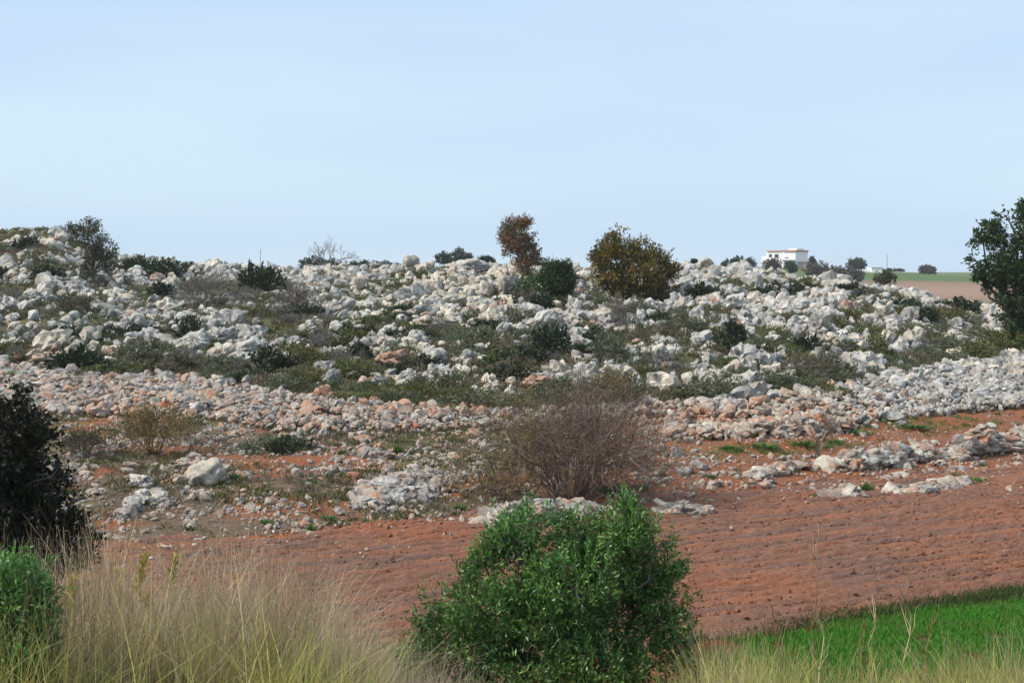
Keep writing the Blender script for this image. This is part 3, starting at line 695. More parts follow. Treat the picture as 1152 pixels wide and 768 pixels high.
# ------------------------------------------------------------------ trees and bushes that stand out
M['rust'] = leaf_mat('rusty_leaves', (.16, .075, .045), (.22, .12, .07), (.11, .10, .045))
M['bronze'] = leaf_mat('bronze_green_leaves', (.13, .10, .02), (.22, .155, .032), (.06, .07, .02))
M['carob'] = leaf_mat('deep_green_leaves', (.015, .038, .012), (.05, .09, .022), (.024, .05, .014))
M['crestleaf'] = leaf_mat('blackish_green_leaves', (.03, .04, .025), (.06, .07, .035), (.08, .07, .03))
M['blackleaf'] = leaf_mat('near_black_leaves', (.012, .016, .010), (.028, .034, .016), (.03, .022, .012))
M['fargreen'] = leaf_mat('far_tree_leaves', (.028, .05, .035), (.05, .075, .05))
M['farbrown'] = leaf_mat('far_twiggy_crown', (.085, .07, .065), (.12, .10, .09))
tree('crest_tree', 'dark windblown small tree with ragged crown on the left crest', 'tree', 105, 322, [(100, 257, 12), (88, 260, 9), (107, 272, 16), (120, 284, 13), (108, 292, 13), (100, 302, 9), (118, 296, 9), (80, 256, 5), (128, 300, 6)], M['crestleaf'], 1500, .12, .06, 1, .10, gap=.44, spray=.4, twigs=160)
tree('rusty_tree', 'upright tree with rust-brown thinning leaves on the crest', 'tree', 594, 318, [(577, 256, 12), (590, 252, 9), (570, 266, 9), (583, 271, 14), (590, 268, 12), (579, 281, 11), (596, 284, 12), (590, 296, 12), (602, 294, 8)], M['rust'], 2300, .14, .07, 2, .11, gap=.41, spray=.4, twigs=140)
tree('bronze_tree', 'broad tree with bronze-green foliage on the crest, right of the rusty tree', 'tree', 714, 342, [(697, 263, 10), (687, 276, 14), (704, 275, 15), (720, 284, 18), (740, 291, 15), (676, 290, 12), (695, 298, 22), (718, 308, 24), (742, 308, 18), (755, 303, 9), (680, 310, 16), (752, 318, 10), (715, 325, 16), (695, 320, 14), (738, 323, 14)], M['bronze'], 5200, .14, .08, 3, .16, gap=.45, spray=.4, twigs=140)
tree('evergreen_shrub', 'blackish evergreen shrub between the rusty and bronze trees', 'shrub', 628, 338, [(620, 302, 10), (635, 302, 10), (640, 314, 10), (625, 316, 13), (632, 326, 12), (615, 312, 8)], M['carob'], 1800, .12, .06, 4, .08, gap=.36, spray=.35)
tree('evergreen_tree', 'large dark green tree cut off by the right edge', 'tree', 1150, 398, [(1117, 258, 14), (1135, 243, 13), (1152, 238, 14), (1104, 272, 12), (1120, 280, 16), (1097, 293, 9), (1140, 270, 16), (1112, 300, 15), (1135, 305, 18), (1152, 300, 20), (1125, 325, 15), (1145, 335, 20), (1118, 318, 12), (1135, 355, 14), (1152, 365, 18), (1175, 260, 28), (1190, 300, 34), (1175, 340, 30), (1140, 378, 10), (1172, 235, 14), (1100, 311, 7)], M['carob'], 5200, .15, .09, 5, .17, gap=.47, spray=.34, twigs=220, dy=1.2, gs=2.6)
tree('dark_bush', 'huge blackish bush at the left edge behind the dry grass', 'bush', 30, 690, [(8, 450, 24), (5, 490, 38), (-10, 480, 40), (20, 530, 36), (45, 560, 30), (10, 560, 50), (40, 610, 44), (72, 588, 20), (85, 622, 20), (10, 640, 55), (60, 535, 14), (-30, 520, 60), (-40, 600, 70), (32, 480, 16), (100, 600, 10), (96, 560, 8)], M['blackleaf'], 5200, .07, .035, 6, .07, per=8, spray=.16, gap=.36, depth=15.5, twigs=300, dy=.9)
# skyline trees beyond the ridge
far = [
 ('skyline_tree', 'bluish tree clump on the skyline beside the leafless tree', 352, 300, 190, [(345, 297, 7), (354, 295, 7), (363, 297, 7), (372, 297, 6)], 'fargreen'),
 ('skyline_tree', 'low bluish tree line on the skyline left of the crest crags', 410, 303, 200, [(385, 300, 6), (397, 300, 6), (410, 299, 6), (422, 300, 6), (434, 300, 6), (445, 301, 5)], 'fargreen'),
 ('skyline_tree', 'taller bluish skyline trees right of the paired crags', 512, 300, 190, [(497, 290, 7), (507, 291, 7), (517, 286, 7), (526, 291, 7), (538, 295, 5)], 'fargreen'),
 ('skyline_tree', 'small dark tuft of tree on the skyline left of the rusty tree', 547, 302, 120, [(545, 292, 4), (550, 294, 5)], 'fargreen'),
 ('skyline_tree', 'dark rounded tree on the skyline left of the white house', 832, 305, 230, [(822, 297, 6), (832, 295, 7), (843, 297, 7), (815, 299, 4)], 'fargreen'),
 ('skyline_tree', 'purplish bare-looking tree standing before the white house', 869, 306, 260, [(864, 297, 6), (873, 297, 6), (869, 301, 7)], 'farbrown'),
 ('skyline_tree', 'small green tree at the right foot of the white house', 890, 306, 265, [(889, 299, 5), (893, 302, 5)], 'fargreen'),
 ('skyline_tree', 'brownish far thicket right of the white house', 922, 310, 270, [(910, 303, 7), (922, 302, 8), (935, 305, 7), (918, 306, 8)], 'farbrown'),
 ('skyline_tree', 'slim conifer tip rising above the far thicket', 914, 305, 300, [(914.5, 292, 2.4), (914.5, 297, 3.4), (914.5, 302, 4)], 'fargreen'),
 ('skyline_tree', 'dark far bushes left of the small white building', 955, 312, 280, [(945, 306, 6), (956, 306, 7), (966, 309, 6), (962, 314, 6)], 'farbrown'),
 ('skyline_tree', 'round dark green far tree above the small white building', 963, 306, 380, [(958, 297, 5.5), (966, 296, 6), (963, 300, 6), (970, 299, 4)], 'fargreen'),
 ('skyline_tree', 'dark hedge on the far green field right of the small building', 1003, 309, 380, [(994, 306, 2.6), (1001, 306, 2.6), (1008, 306, 2.6), (1014, 306, 2.6)], 'fargreen'),
 ('skyline_tree', 'dark olive bush at the near edge of the far brown field', 996, 322, 120, [(992, 314, 7), (1000, 314, 7), (996, 310, 5)], 'crestleaf'),
 ('skyline_tree', 'lone grey-green tree on the horizon of the far green field', 1043, 310, 420, [(1038, 304, 4), (1044, 303, 4.5), (1049, 304.5, 3.5)], 'farbrown'),
 ('skyline_tree', 'tiny dark conifer on the crest right of the bronze tree', 781, 300, 140, [(781, 294, 2.2), (781, 297, 2.4)], 'fargreen'),
]
for i, (nm, lab, px, row, dep, bl, mk) in enumerate(far):
    L = dep/F*2.0
    tree(nm, lab, 'tree', px, row, bl, M[mk], int(130*len(bl)), L, L*.6, 60+i, .15, per=7, spray=L*1.6, gap=.30, depth=dep, twigs=10, group='trees along the skyline')
# ---- branching growth
def grow(p, d, L, r, dep, g, segs, tips, spread=.5, ratio=.74, kids=(2, 3), up=.08, nseg=3, shrink=.62):
    q = np.array(p, float); d = np.array(d, float)
    for i in range(nseg):
        d = d+g.normal(0, .13, 3)+np.array([0, 0, up]); d /= np.linalg.norm(d); n_ = q+d*L/nseg
        segs.append((q, n_, r*(1-.25*i/nseg), r*(1-.25*(i+1)/nseg))); q = n_
        if dep > 0 and i > 0 and g.random() < .45:
            e = d+g.normal(0, spread, 3); e /= np.linalg.norm(e); grow(q, e, L*ratio*.8, r*shrink*.8, dep-1, g, segs, tips, spread, ratio, kids, up, nseg, shrink)
    if dep == 0: tips.append((q, d)); return
    for k in range(int(g.integers(kids[0], kids[1]+1))):
        e = d+g.normal(0, spread, 3); e /= np.linalg.norm(e)
        grow(q, e, L*ratio*g.uniform(.8, 1.15), r*shrink, dep-1, g, segs, tips, spread, ratio, kids, up, nseg, shrink)
# leafless skyline tree
g = np.random.default_rng(8); base = ground_at(372, 308); root = empty('bare_tree', base, 'leafless grey tree with fine twigs standing on the skyline', 'tree')
segs, tips = [], []
for a in (-.25, .1, .35): grow((0, 0, -.1), (a, g.normal(0, .2), 1), .95, .05, 4, g, segs, tips, .42, .74)
M['twig'] = leaf_mat('grey_twigs', (.20, .17, .16), (.27, .24, .22), trans=0)
v, f = tubes(segs, 3); o = mesh('branches', v, f, M['twig'], parent=root)
# big leafless bush in the middle
M['purptwig'] = leaf_mat('purplish_brown_twigs', (.095, .068, .055), (.21, .155, .13), (.14, .10, .075), trans=0)
M['lastleaf'] = leaf_mat('withered_leaves', (.18, .14, .04), (.20, .12, .05), (.10, .10, .03))
g = np.random.default_rng(9); base = ground_at(640, 565); root = empty('bare_bush', base, 'large leafless purplish-brown bush of tangled twigs in the middle', 'bush')
segs, tips = [], []
for k in range(54):
    a = g.uniform(0, 2*np.pi); tlt = g.uniform(.05, 1.2)
    grow((math.cos(a)*.45*g.random(), math.sin(a)*.4*g.random(), -.05), (math.cos(a)*tlt+.05, math.sin(a)*tlt*.7, 1), g.uniform(.62, 1.12), .020, 4, g, segs, tips, .55, .78, (2, 3), .02)
for k in range(26):
    grow((-1.2+g.normal(0, .45), -.1, -.05), (g.normal(-.5, .5), g.normal(0, .4), .7), g.uniform(.35, .5), .014, 3, g, segs, tips, .55, .78, (2, 2), .0)
v, f = tubes(segs, 3); mesh('branches', v, f, M['purptwig'], parent=root)
TP = np.array([t_[0] for t_ in tips]); TD = np.array([t_[1] for t_ in tips]); 
k_ = (g.random(len(TP)) < np.where(TP[:, 0] < -.7, .95, .22)) & (TP[:, 2] > .05)
TP, TD = np.repeat(TP[k_], 4, 0), np.repeat(TD[k_], 4, 0); TP = TP+g.normal(0, .06, TP.shape)
V, Fc = leaves(TP, TD+g.normal(0, .6, TD.shape), g.uniform(.03, .06, len(TP)), .022, g)
mesh('leaves', V, Fc, M['lastleaf'], parent=root)
print('bush segs', len(segs), len(tips))
# thinner shrubs on the terrace
def broom(name, label, cat, px, row, hpx, wpx, n, lm, leafm, seed, r=.012, leafn=2, dep=3, tilt=.7):
    g = np.random.default_rng(seed); base = ground_at(px, row); sc = base[1]/F; root = empty(name, base, label, cat)
    segs, tips = [], []
    for k in range(n):
        a = g.uniform(0, 6.28); tl = g.uniform(0, tilt); grow((math.cos(a)*.08, math.sin(a)*.08, -.03), (math.cos(a)*tl*wpx/hpx, math.sin(a)*tl, 1), hpx*sc*.36, r, dep, g, segs, tips, .42, .74, (2, 2), .05)
    v, f = tubes(segs, 3); mesh('branches', v, f, lm, parent=root)
    if leafm:
        TP = np.repeat(np.array([t_[0] for t_ in tips]), leafn, 0); TD = np.repeat(np.array([t_[1] for t_ in tips]), leafn, 0)
        V, Fc = leaves(TP+g.normal(0, .05, TP.shape), TD+g.normal(0, .5, TD.shape), g.uniform(.04, .08, len(TP)), .03, g); mesh('leaves', V, Fc, leafm, parent=root)
    return root
M['tan'] = leaf_mat('tan_dry_stems', (.22, .13, .055), (.30, .19, .09), (.17, .10, .045), trans=0)
broom('dry_bush', 'orange-brown dry bush on the left stone terrace', 'bush', 172, 512, 62, 85, 34, M['tan'], M['lastleaf'], 21, .012, 3, 3, .95)
broom('dry_bush', 'small brown twiggy bush right of the orange-brown bush', 'bush', 218, 500, 36, 40, 14, M['purptwig'], M['lastleaf'], 22, .01, 2, 3, .9)
broom('sapling', 'thin leafless sapling among stones left of the tumbled wall', 'sapling', 921, 520, 66, 26, 5, M['purptwig'], M['lastleaf'], 23, .02, 1, 3, .35)
broom('dry_bush', 'low dark brown bush beside the blackish bush', 'bush', 95, 515, 34, 60, 22, M['purptwig'], M['crestleaf'], 24, .012, 3, 3, 1.)
broom('dry_bush', 'dull brown bush at the top right of the leafless bush', 'bush', 690, 458, 42, 46, 20, M['tan'], M['bronze'], 25, .012, 4, 3, .9)
# green tufts dotted over the terrace
M['herb'] = leaf_mat('fresh_green_herbs', (.05, .13, .025), (.12, .20, .045), (.09, .13, .04))
tm = []
for i in range(4):
    g = np.random.default_rng(200+i); n = 130; d = g.normal(size=(n, 3)); d[:, 2] = np.abs(d[:, 2])+.5; d /= np.linalg.norm(d, axis=1)[:, None]
    V, Fc = leaves(d*np.array([.5, .5, .15])*g.uniform(0, 1, (n, 1)), d, g.uniform(.3, .7, n), .09, g); tm.append(mesh('herb_tuft', V, Fc, M['herb'], link=False))
tufts = [(1095, 543, 34, 8, 'dark green strip of herbs at the right end of the low pale heap'), (1075, 538, 16, 8, 'small green tuft on top of the low pale stone heap'), (976, 553, 20, 14, 'green tuft between two small heaps in the red field'),
 (918, 560, 14, 5, 'tiny green tuft on bare soil left of the little heap'), (972, 460, 20, 10, 'bright green tuft on the right stone bank'), (822, 507, 34, 8, 'green herb patch left in the grassy strip on red soil'), (860, 505, 44, 9, 'green herb patch in the middle of the grassy strip'), (905, 502, 46, 9, 'green herb patch right in the grassy strip'), (940, 500, 30, 8, 'green herb patch at the right end of the grassy strip'),
 (690, 556, 50, 16, 'leafy green herbs right of the leafless bush base'), (722, 552, 22, 12, 'smaller green herbs at the right foot of the leafless bush'), (412, 474, 20, 7, 'green tuft on the central stone bank'), (450, 476, 18, 7, 'green tuft right along the central stone bank'), (508, 473, 32, 7, 'bright flat green tuft under the central stone bank'),
 (385, 512, 14, 9, 'green tuft above the grey rock patch, left one'), (447, 510, 18, 12, 'green tuft above the grey rock patch, right one'), (430, 545, 18, 12, 'green tuft inside the grey rock patch'), (518, 575, 18, 10, 'green tuft at the field edge left of the foreground bush'),
 (350, 600, 14, 14, 'upright green tuft at the lower edge of the terrace'), (213, 596, 20, 8, 'green tuft at the terrace edge behind the dry grass'), (370, 585, 24, 7, 'flat green tuft right of the upright tuft'), (300, 590, 22, 7, 'flat green tuft left of the upright tuft'), (775, 470, 16, 8, 'dark green tuft right of the leafless bush top'), (745, 512, 16, 8, 'green tuft on red soil right of the leafless bush'),
 (265, 540, 20, 8, 'green tuft right of the big flat-topped boulder'), (395, 565, 20, 8, 'green tuft at the lower left of the grey rock patch'), (800, 538, 16, 6, 'small green tuft on the red soil right of centre'), (1030, 482, 60, 6, 'thin grassy patch between the right stone bank and the low wall'), (960, 488, 40, 6, 'thin grassy patch above the tumbled low wall')]
g = np.random.default_rng(77)
for (px, row, w, h, lab) in tufts:
    x, y, z = ground_at(px, row); sc = y/F; o = bpy.data.objects.new('herb_tuft', tm[int(g.integers(4))]); C.objects.link(o)
    o.location = (x, y, z); o.scale = (w*sc*.62, w*sc*.62, max(h*sc*1.3, .1)); o.rotation_euler = (0, 0, g.uniform(0, 6)); tag(o, lab, 'herb', 'green tufts on the terrace')
x, y = wedge(9000, 26, 56, .4, g); px, row = proj(x, y, Z(x, y)); s_ = furrow_s(x, y)
k_ = (s_ > 25.9) & (y < hillpar(px)[1]) & (g.random(len(x)) < np.clip((vn(x/1.9, y/1.9, 0, 24)-.45)*4, .02, 1)*np.where(px < 480, .9, np.where(px < 740, .8, .12)))
cover('dead_herbs', x[k_], y[k_], g.uniform(.08, .24, k_.sum()), M['brownscrub'], 24, .10, .018, 'brown dead herbs and twigs between the stones of the terrace', 78, .55)
x, y = wedge(60000, 30, 56, .42, g); px, row = proj(x, y, Z(x, y))
sg = np.exp(-(((px-870)/85)**4+((row-(507-.06*(px-870)))/5.)**2))+np.exp(-(((px-1010)/100)**4+((row-478)/7.)**2))*.6+.25*np.exp(-(((px-430)/120)**2+((row-482)/8)**2))
k_ = g.random(len(x)) < sg*(.25+vn(x/.8, y/.8, 0, 33))*.8
cover('thin_grass', x[k_], y[k_], g.uniform(.06, .16, k_.sum()), M['herb'], 16, .09, .014, 'thin green grass sprouting in strips on the red earth', 81, .3)
# thin herbs on the left terrace soil
x, y = wedge(12000, 26, 54, .4, g); px, row = proj(x, y, Z(x, y)); s_ = furrow_s(x, y); k_ = (s_ > 25.8) & (y < hillpar(px)[1]) & (g.random(len(x)) < np.clip((vn(x/1.4, y/1.4, 0, 14)-.42)*3, .02, 1)*np.where(px < 560, 1., .12))
cover('terrace_herbs', x[k_], y[k_], g.uniform(.08, .22, k_.sum()), M['olive'], 22, .08, .03, 'thin green and dry herbs between the stones of the terrace', 79, .5)
# ------------------------------------------------------------------ house and small building far behind
def box(name, x0, x1, y0, y1, z0, z1, m, parent=None, bev=.0):
    V = np.array([(a, b_, c_) for c_ in (z0, z1) for b_ in (y0, y1) for a in (x0, x1)])
    Fq = [(0, 2, 3, 1), (4, 5, 7, 6), (0, 1, 5, 4), (1, 3, 7, 5), (3, 2, 6, 7), (2, 0, 4, 6)]
    return mesh(name, V, Fq, m, parent=parent)
def paint(name, c, rough=.85):
    m, t, b = mat(name, rough, .2); g_ = nn(t, 'ShaderNodeNewGeometry')
    t.links.new(mixc(t, noise(t, .8, 4, .6, vec=g_.outputs['Position']), c, tuple(q*.85 for q in c)), b.inputs['Base Color']); return m
white = paint('white_render', (.88, .88, .87)); tile = paint('terracotta_tiles', (.42, .22, .17)); pane = paint('window_glass', (.05, .06, .07), .15); pinkr = paint('pinkish_render', (.6, .5, .5)); shadec = paint('grey_shutter', (.35, .36, .38))
sc = 400/F; gz = CAMZ-(304-HOR)*sc; hx = (877-576)*sc
root = empty('house', (hx, 400, gz-.3), 'white two-storey house with terracotta roof edges on the skyline', 'house', None, R(-34))
def X_(px): return (px-877)*sc
def Z_(row): return CAMZ-(row-HOR)*sc-(gz-.3)
box('wall', X_(861), X_(896), 0, 9, -1, Z_(283.3), white, root)
box('side_wing', X_(854.2), X_(861)-.003, .6, 8, -1, Z_(288.3), white, root)
r1 = box('roof', X_(862), X_(880), -.25, 9.2, Z_(283.3)+.003, Z_(281.8), tile, root)
r2 = box('roof', X_(882), X_(896.6), -.35, 9.2, Z_(283.3)+.003, Z_(281.4), tile, root)
box('stair_tower', X_(882.5), X_(893), 3, 8, Z_(281.4)+.003, Z_(279.6), white, root)
for (a, b_, c_, d_) in [(864, 868, 285.6, 289.5), (871, 876, 285.6, 290.5), (883, 888, 289, 291.2), (865, 868, 294, 299), (884, 888, 295, 299)]:
    wf = box('window', X_(a), X_(b_), -.06, -.003, Z_(d_), Z_(c_), shadec, root); w2 = box('pane', X_(a)+.12, X_(b_)-.12, -.09, -.063, Z_(d_)+.12, Z_(c_)-.12, pane, wf)
bal = box('balcony', X_(880), X_(897), -1.4, -.003, Z_(292.6), Z_(292), white, root); box('railing', X_(880), X_(897), -1.45, -1.403, Z_(292), Z_(290.6), white, bal)
o = box('annexe', X_(896)+.003, X_(907), 2, 8, -1, Z_(295), pinkr, root); box('annexe_roof', X_(895.5), X_(908), 1.5, 8.4, Z_(295)+.003, Z_(294.3), tile, root)
sc = 350/F; bx = (981.5-576)*sc; gz = CAMZ-(309.5-HOR)*sc
root = empty('small_building', (bx, 350, gz-.3), 'small plain white flat-roofed building left of the far green field', 'building')
bw = (993-971)*sc/2
box('wall', -bw*.1, bw, 0, 4, -1, (309.5-301.2)*sc+.3, white, root); box('lean_to', -bw, -bw*.1-.003, .5, 3.5, -1, (309.5-304)*sc+.3, white, root)
box('roof', -bw*.12, bw*1.04, -.15, 4.15, (309.5-301.2)*sc+.303, (309.5-301.2)*sc+.42, pinkr, root)
box('door', bw*.3, bw*.5, -.05, -.003, -.3, 1.5, shadec, root)
# faint pole on the skyline
m_, t_, b_ = mat('weathered_pole', .8, .2); b_.inputs['Base Color'].default_value = (.28, .27, .26, 1)
for px, top, dep, lab in [(293, 280, 150, 'thin pole on the crest left of the leafless tree'), (998, 286, 400, 'thin far pole right of the small white building')]:
    x = (px-576)/F*dep; z = float(Z(x, dep)); h = CAMZ-(top-HOR)*dep/F
    v, f = tubes([((0, 0, -.3), (0, 0, h-z), dep*.00026, dep*.0002), ((-.12, 0, h-z-.3), (.12, 0, h-z-.3), dep*.0001, dep*.0001)], 6)
    o = mesh('utility_pole', v, f, m_); o.location = (x, dep, z); tag(o, lab, 'pole')
# ------------------------------------------------------------------ green crop
M['crop'] = leaf_mat('young_crop', (.03, .16, .010), (.075, .27, .022), (.08, .20, .025), nscale=1.6)
M['cropdark'] = leaf_mat('rank_edge_grass', (.035, .06, .015), (.06, .10, .02), (.05, .05, .02))
g = np.random.default_rng(31); n = 260000
a = g.uniform(-.5, 22, n); s_ = 15.5-g.random(n)**.8*4.2
s_ = s_+(fbm(a/1.5, 0, 0, 2, 5)-.5)*.5+(vn(a/.25, 0, 0, 6)-.5)*.22
x = a*ca-s_*sa; y = a*sa+s_*ca; # along the furrow direction
k_ = (x > 2.3+1.6*vn(s_/.6, a*0, 0, 7)) & (vn(x/.35, y/.25, 0, 12) > .17) & (y > 13.5) & (x/y < .5); x, y = x[k_], y[k_]
z = Z(x, y); D = np.stack([g.normal(0, .35, len(x)), g.normal(0, .35, len(x)), np.ones(len(x))], -1)
hgt = g.uniform(.04, .10, len(x))*(.7+.8*vn(x/1.2, y/.5, 0, 6))
V, Fc = leaves(np.stack([x, y, z], -1), D, hgt, .011, g); tag(mesh('green_crop', V, Fc, M['crop']), 'bright green young crop at the lower right', 'crop', kind='stuff')
n = 26000; a = g.uniform(-.5, 22, n); s_ = 15.5+g.normal(0, .16, n)+(fbm(a/1.5, 0, 0, 2, 5)-.5)*.5; x = a*ca-s_*sa; y = a*sa+s_*ca; dens = np.clip((x-2.2)/5, .2, 1); k_ = (g.random(n) < dens) & (x > 2.4); x, y = x[k_], y[k_]
D = np.stack([g.normal(0, .4, len(x)), g.normal(0, .4, len(x)), np.ones(len(x))], -1)
V, Fc = leaves(np.stack([x, y, Z(x, y)], -1), D, g.uniform(.05, .19, len(x)), .011, g); tag(mesh('edge_grass', V, Fc, M['cropdark']), 'darker rank grass along the edge of the green crop', 'grass', kind='stuff')
# ------------------------------------------------------------------ foreground grass
M['hay'] = leaf_mat('dry_pale_grass', (.42, .34, .19), (.66, .56, .34), (.28, .20, .11), trans=.25, nscale=1.5)
M['haybrown'] = leaf_mat('brown_dry_grass', (.26, .19, .12), (.42, .32, .21), (.20, .14, .09), trans=.2)
M['haygreen'] = leaf_mat('yellow_green_grass', (.25, .29, .055), (.55, .54, .15), (.32, .28, .09), trans=.25)
M['hayyellow'] = leaf_mat('yellow_stalks', (.34, .28, .05), (.45, .36, .09), trans=.2)
M['haygrey'] = leaf_mat('grey_seedheads', (.42, .34, .26), (.58, .49, .38), (.32, .23, .16), trans=.3)
def blades(x, y, h, w, g, lean=.3, seg=4, z0=None):
    n = len(x); z = Z(x, y)-.03 if z0 is None else z0
    a = g.uniform(0, 2*np.pi, n); d = np.stack([np.cos(a), np.sin(a)], -1)*np.abs(g.normal(0, lean, n))[:, None]
    ph = g.uniform(0, np.pi, n); sx, sy = np.cos(ph), np.sin(ph)*.5
    ts = np.linspace(0, 1, seg+1); V = np.zeros((n, seg+1, 2, 3))
    for i, t in enumerate(ts):
        cx = x+d[:, 0]*h*t**2; cy = y+d[:, 1]*h*t**2; cz = z+h*(t-.25*np.linalg.norm(d, axis=1)*t**2); ww = w*(1-.85*t)*.5
        V[:, i, 0] = np.stack([cx-sx*ww, cy-sy*ww, cz], -1); V[:, i, 1] = np.stack([cx+sx*ww, cy+sy*ww, cz], -1)
    b0 = (np.arange(n)*(seg+1)*2)[:, None, None]; q = np.array([[2*i, 2*i+1, 2*i+3, 2*i+2] for i in range(seg)])[None]
    return V.reshape(-1, 3), (b0+q).reshape(-1, 4), V[:, -1].mean(1), V[:, -2].mean(1)
def grass(name, label, m_, x, y, h, w, lean, seed, heads=None, cat='grass'):
    g = np.random.default_rng(seed); V, Fc, T, T2 = blades(x, y, h, w, g, lean)
    tag(mesh(name, V, Fc, m_), label, cat, kind='stuff')
    if heads:
        T, T2 = T[::2], T2[::2]; k = 11; P = np.repeat(T, k, 0); B = np.repeat(T2, k, 0); f_ = g.uniform(-.1, 1.15, (len(P), 1)); D = (P-B)/np.maximum(np.linalg.norm(P-B, axis=1), 1e-6)[:, None]
        V, Fc = leaves(B+(P-B)*f_, D+g.normal(0, .55, P.shape), g.uniform(.02, .05, len(P)), .005, g); tag(mesh(heads, V, Fc, M['haygrey']), 'feathery grey-brown seed heads above the dry grass', 'grass', kind='stuff')
g = np.random.default_rng(41)
def gpos(n, px0, px1, y0, y1, clump=.6):
    y = g.uniform(y0, y1, n); px = g.uniform(px0, px1, n); x = (px-576)/F*y; c_ = fbm(x/.45, y/.45, 0, 2, 19)
    k_ = g.random(n) < np.clip((c_-.5)*4+clump, .05, 1); return x[k_], y[k_]
def topH(px, y, rows):   # blade height that reaches the given picture row at that spot
    row = np.interp(px, [q[0] for q in rows], [q[1] for q in rows]); x = (px-576)/F*y; return CAMZ-(row-HOR)*y/F-Z(x, y)
TOP = [(-60, 645), (60, 640), (120, 625), (250, 628), (330, 650), (400, 690), (450, 725), (560, 760), (780, 758), (800, 738), (900, 742), (1000, 748), (1152, 744), (1250, 744)]
def tall(n, px0, px1, y0, y1, name, label, m_, w, lo, hi, lean, seed, heads=None, clump=.6):
    x, y = gpos(n, px0, px1, y0, y1, clump); px = px_of(x, y); h = np.clip(topH(px, y, TOP), .25, 1.7)*g.uniform(lo, hi, len(x))*(.6+.8*fbm(x/.35, y/.5, 0, 2, 71+seed)); grass(name, label, m_, x, y, h, w, lean, seed, heads)
tall(17000, -80, 440, 9.2, 13.2, 'dry_grass', 'tall pale dry grass at the lower left', M['hay'], .010, .35, 1.1, .4, 1, None, .3)
tall(5500, 60, 420, 9.4, 13.2, 'dry_grass', 'brownish dry grass mixed in at the lower left', M['haybrown'], .008, .5, 1.15, .4, 11, None, .3)
tall(2600, -60, 430, 9.2, 13.5, 'dry_grass_stems', 'finest tallest dry stems at the lower left', M['haygrey'], .0045, .8, 1.2, .22, 2, 'seed_heads')
tall(12000, -60, 440, 8.6, 12.0, 'green_grass', 'yellow-green grass low in the lower left', M['haygreen'], .011, .3, .82, .55, 3)
tall(1800, -60, 400, 8.8, 12.5, 'straw_blades', 'bright straw blades leaning over in the lower left grass', M['hayyellow'], .010, .3, .8, .8, 8)
tall(1500, 780, 1240, 9, 12.5, 'straw_blades', 'bright straw blades leaning over in the lower right grass', M['haygreen'], .010, .5, 1.2, .8, 9)
tall(5000, 380, 560, 9, 13, 'dry_grass', 'grey dry grass tuft left of the foreground bush', M['haygrey'], .006, .5, 1.05, .35, 4)
tall(9500, 740, 1240, 9.2, 13.0, 'dry_grass', 'pale green-yellow verge grass at the lower right', M['haygreen'], .009, .6, 1.15, .3, 5, None)
tall(6500, 740, 1240, 9.2, 13.0, 'dry_grass', 'pale straw grass at the lower right', M['hay'], .008, .6, 1.25, .3, 6, None)
tall(2600, 440, 800, 13.2, 16, 'dry_grass', 'straw grass behind the foreground bush', M['hay'], .007, .5, 1.0, .3, 7)
# single stalks
g = np.random.default_rng(43)
def stalk(name, label, cat, px, row_top, dep, m_, r, group, branch=0, lean=.0, heads=0):
    x = (px-576)/F*dep; z = float(Z(x, dep)); h = CAMZ-(row_top-HOR)*dep/F-z; root = empty(name, (x, dep, z), label, cat, group)
    segs, pts = curve_segs((0, 0, -.05), (lean*h, 0, h), r, r*.35, 7, g, .18, 0.0)
    bs = []
    for k in range(branch):
        t_ = int(g.integers(3, 7)); a = g.uniform(0, 6.28); e = pts[t_]+np.array([math.cos(a)*.3, math.sin(a)*.25, .9])*h*g.uniform(.10, .26); s_, _ = curve_segs(pts[t_], e, r*.5, r*.15, 4, g, .15, .03); bs += s_
    v, f = tubes(segs+bs, 5); mesh('stem', v, f, m_, True, parent=root)
    if heads:
        n = heads; t_ = g.uniform(.15, 1, n); P = np.stack([np.interp(t_, np.linspace(0, 1, 8), pts[:, i]) for i in range(3)], -1)
        V, Fc = leaves(P, np.stack([g.normal(0, .6, n), g.normal(0, .6, n), np.ones(n)], -1), g.uniform(.06, .12, n), .02, g); mesh('flowers', V, Fc, m_, parent=root)
for i, (px, rt, dp, ln, lab) in enumerate([(925, 612, 12, -.03, 'tallest pale branched dry stalk before the ploughed field'), (880, 678, 11.5, -.08, 'brownish dry stalk left of the tallest stalk'), (905, 690, 12.2, .05, 'short dry stalk just left of the tallest stalk'), (1012, 650, 12, .06, 'thin dry stalk against the field, middle of the right group'), (1032, 690, 11.6, .1, 'rightmost leaning dry stalk of the right group'), (965, 695, 12, .04, 'slim dry stalk right beside the tallest stalk'), (990, 668, 12.6, -.05, 'thin pale stalk left of the middle right stalk')]):
    stalk('dry_stalk', lab, 'stalk', px, rt, dp, M['hay'] if i in (0, 3, 6) else M['tan'], .009, 'dry stalks at the lower right', 9, ln)
for (px, rt, dp, ln, lab) in [(158, 628, 11, .03, 'tall yellow stalk second from left in the dry grass'), (185, 630, 11, .06, 'tall yellow stalk beside the paler one at left'), (136, 640, 11.4, -.02, 'yellowish stalk left of the two tall yellow ones'), (90, 655, 11, -.05, 'yellow stalk beside the green plant corner'), (70, 665, 11.3, .02, 'leftmost yellow stalk, next to the green plant'), (335, 708, 11, .02, 'short yellow stalk right in the dry grass')]:
    stalk('yellow_stalk', lab, 'stalk', px, rt, dp, M['hayyellow'], .014, 'yellow stalks in the dry grass', 4, ln, 260)
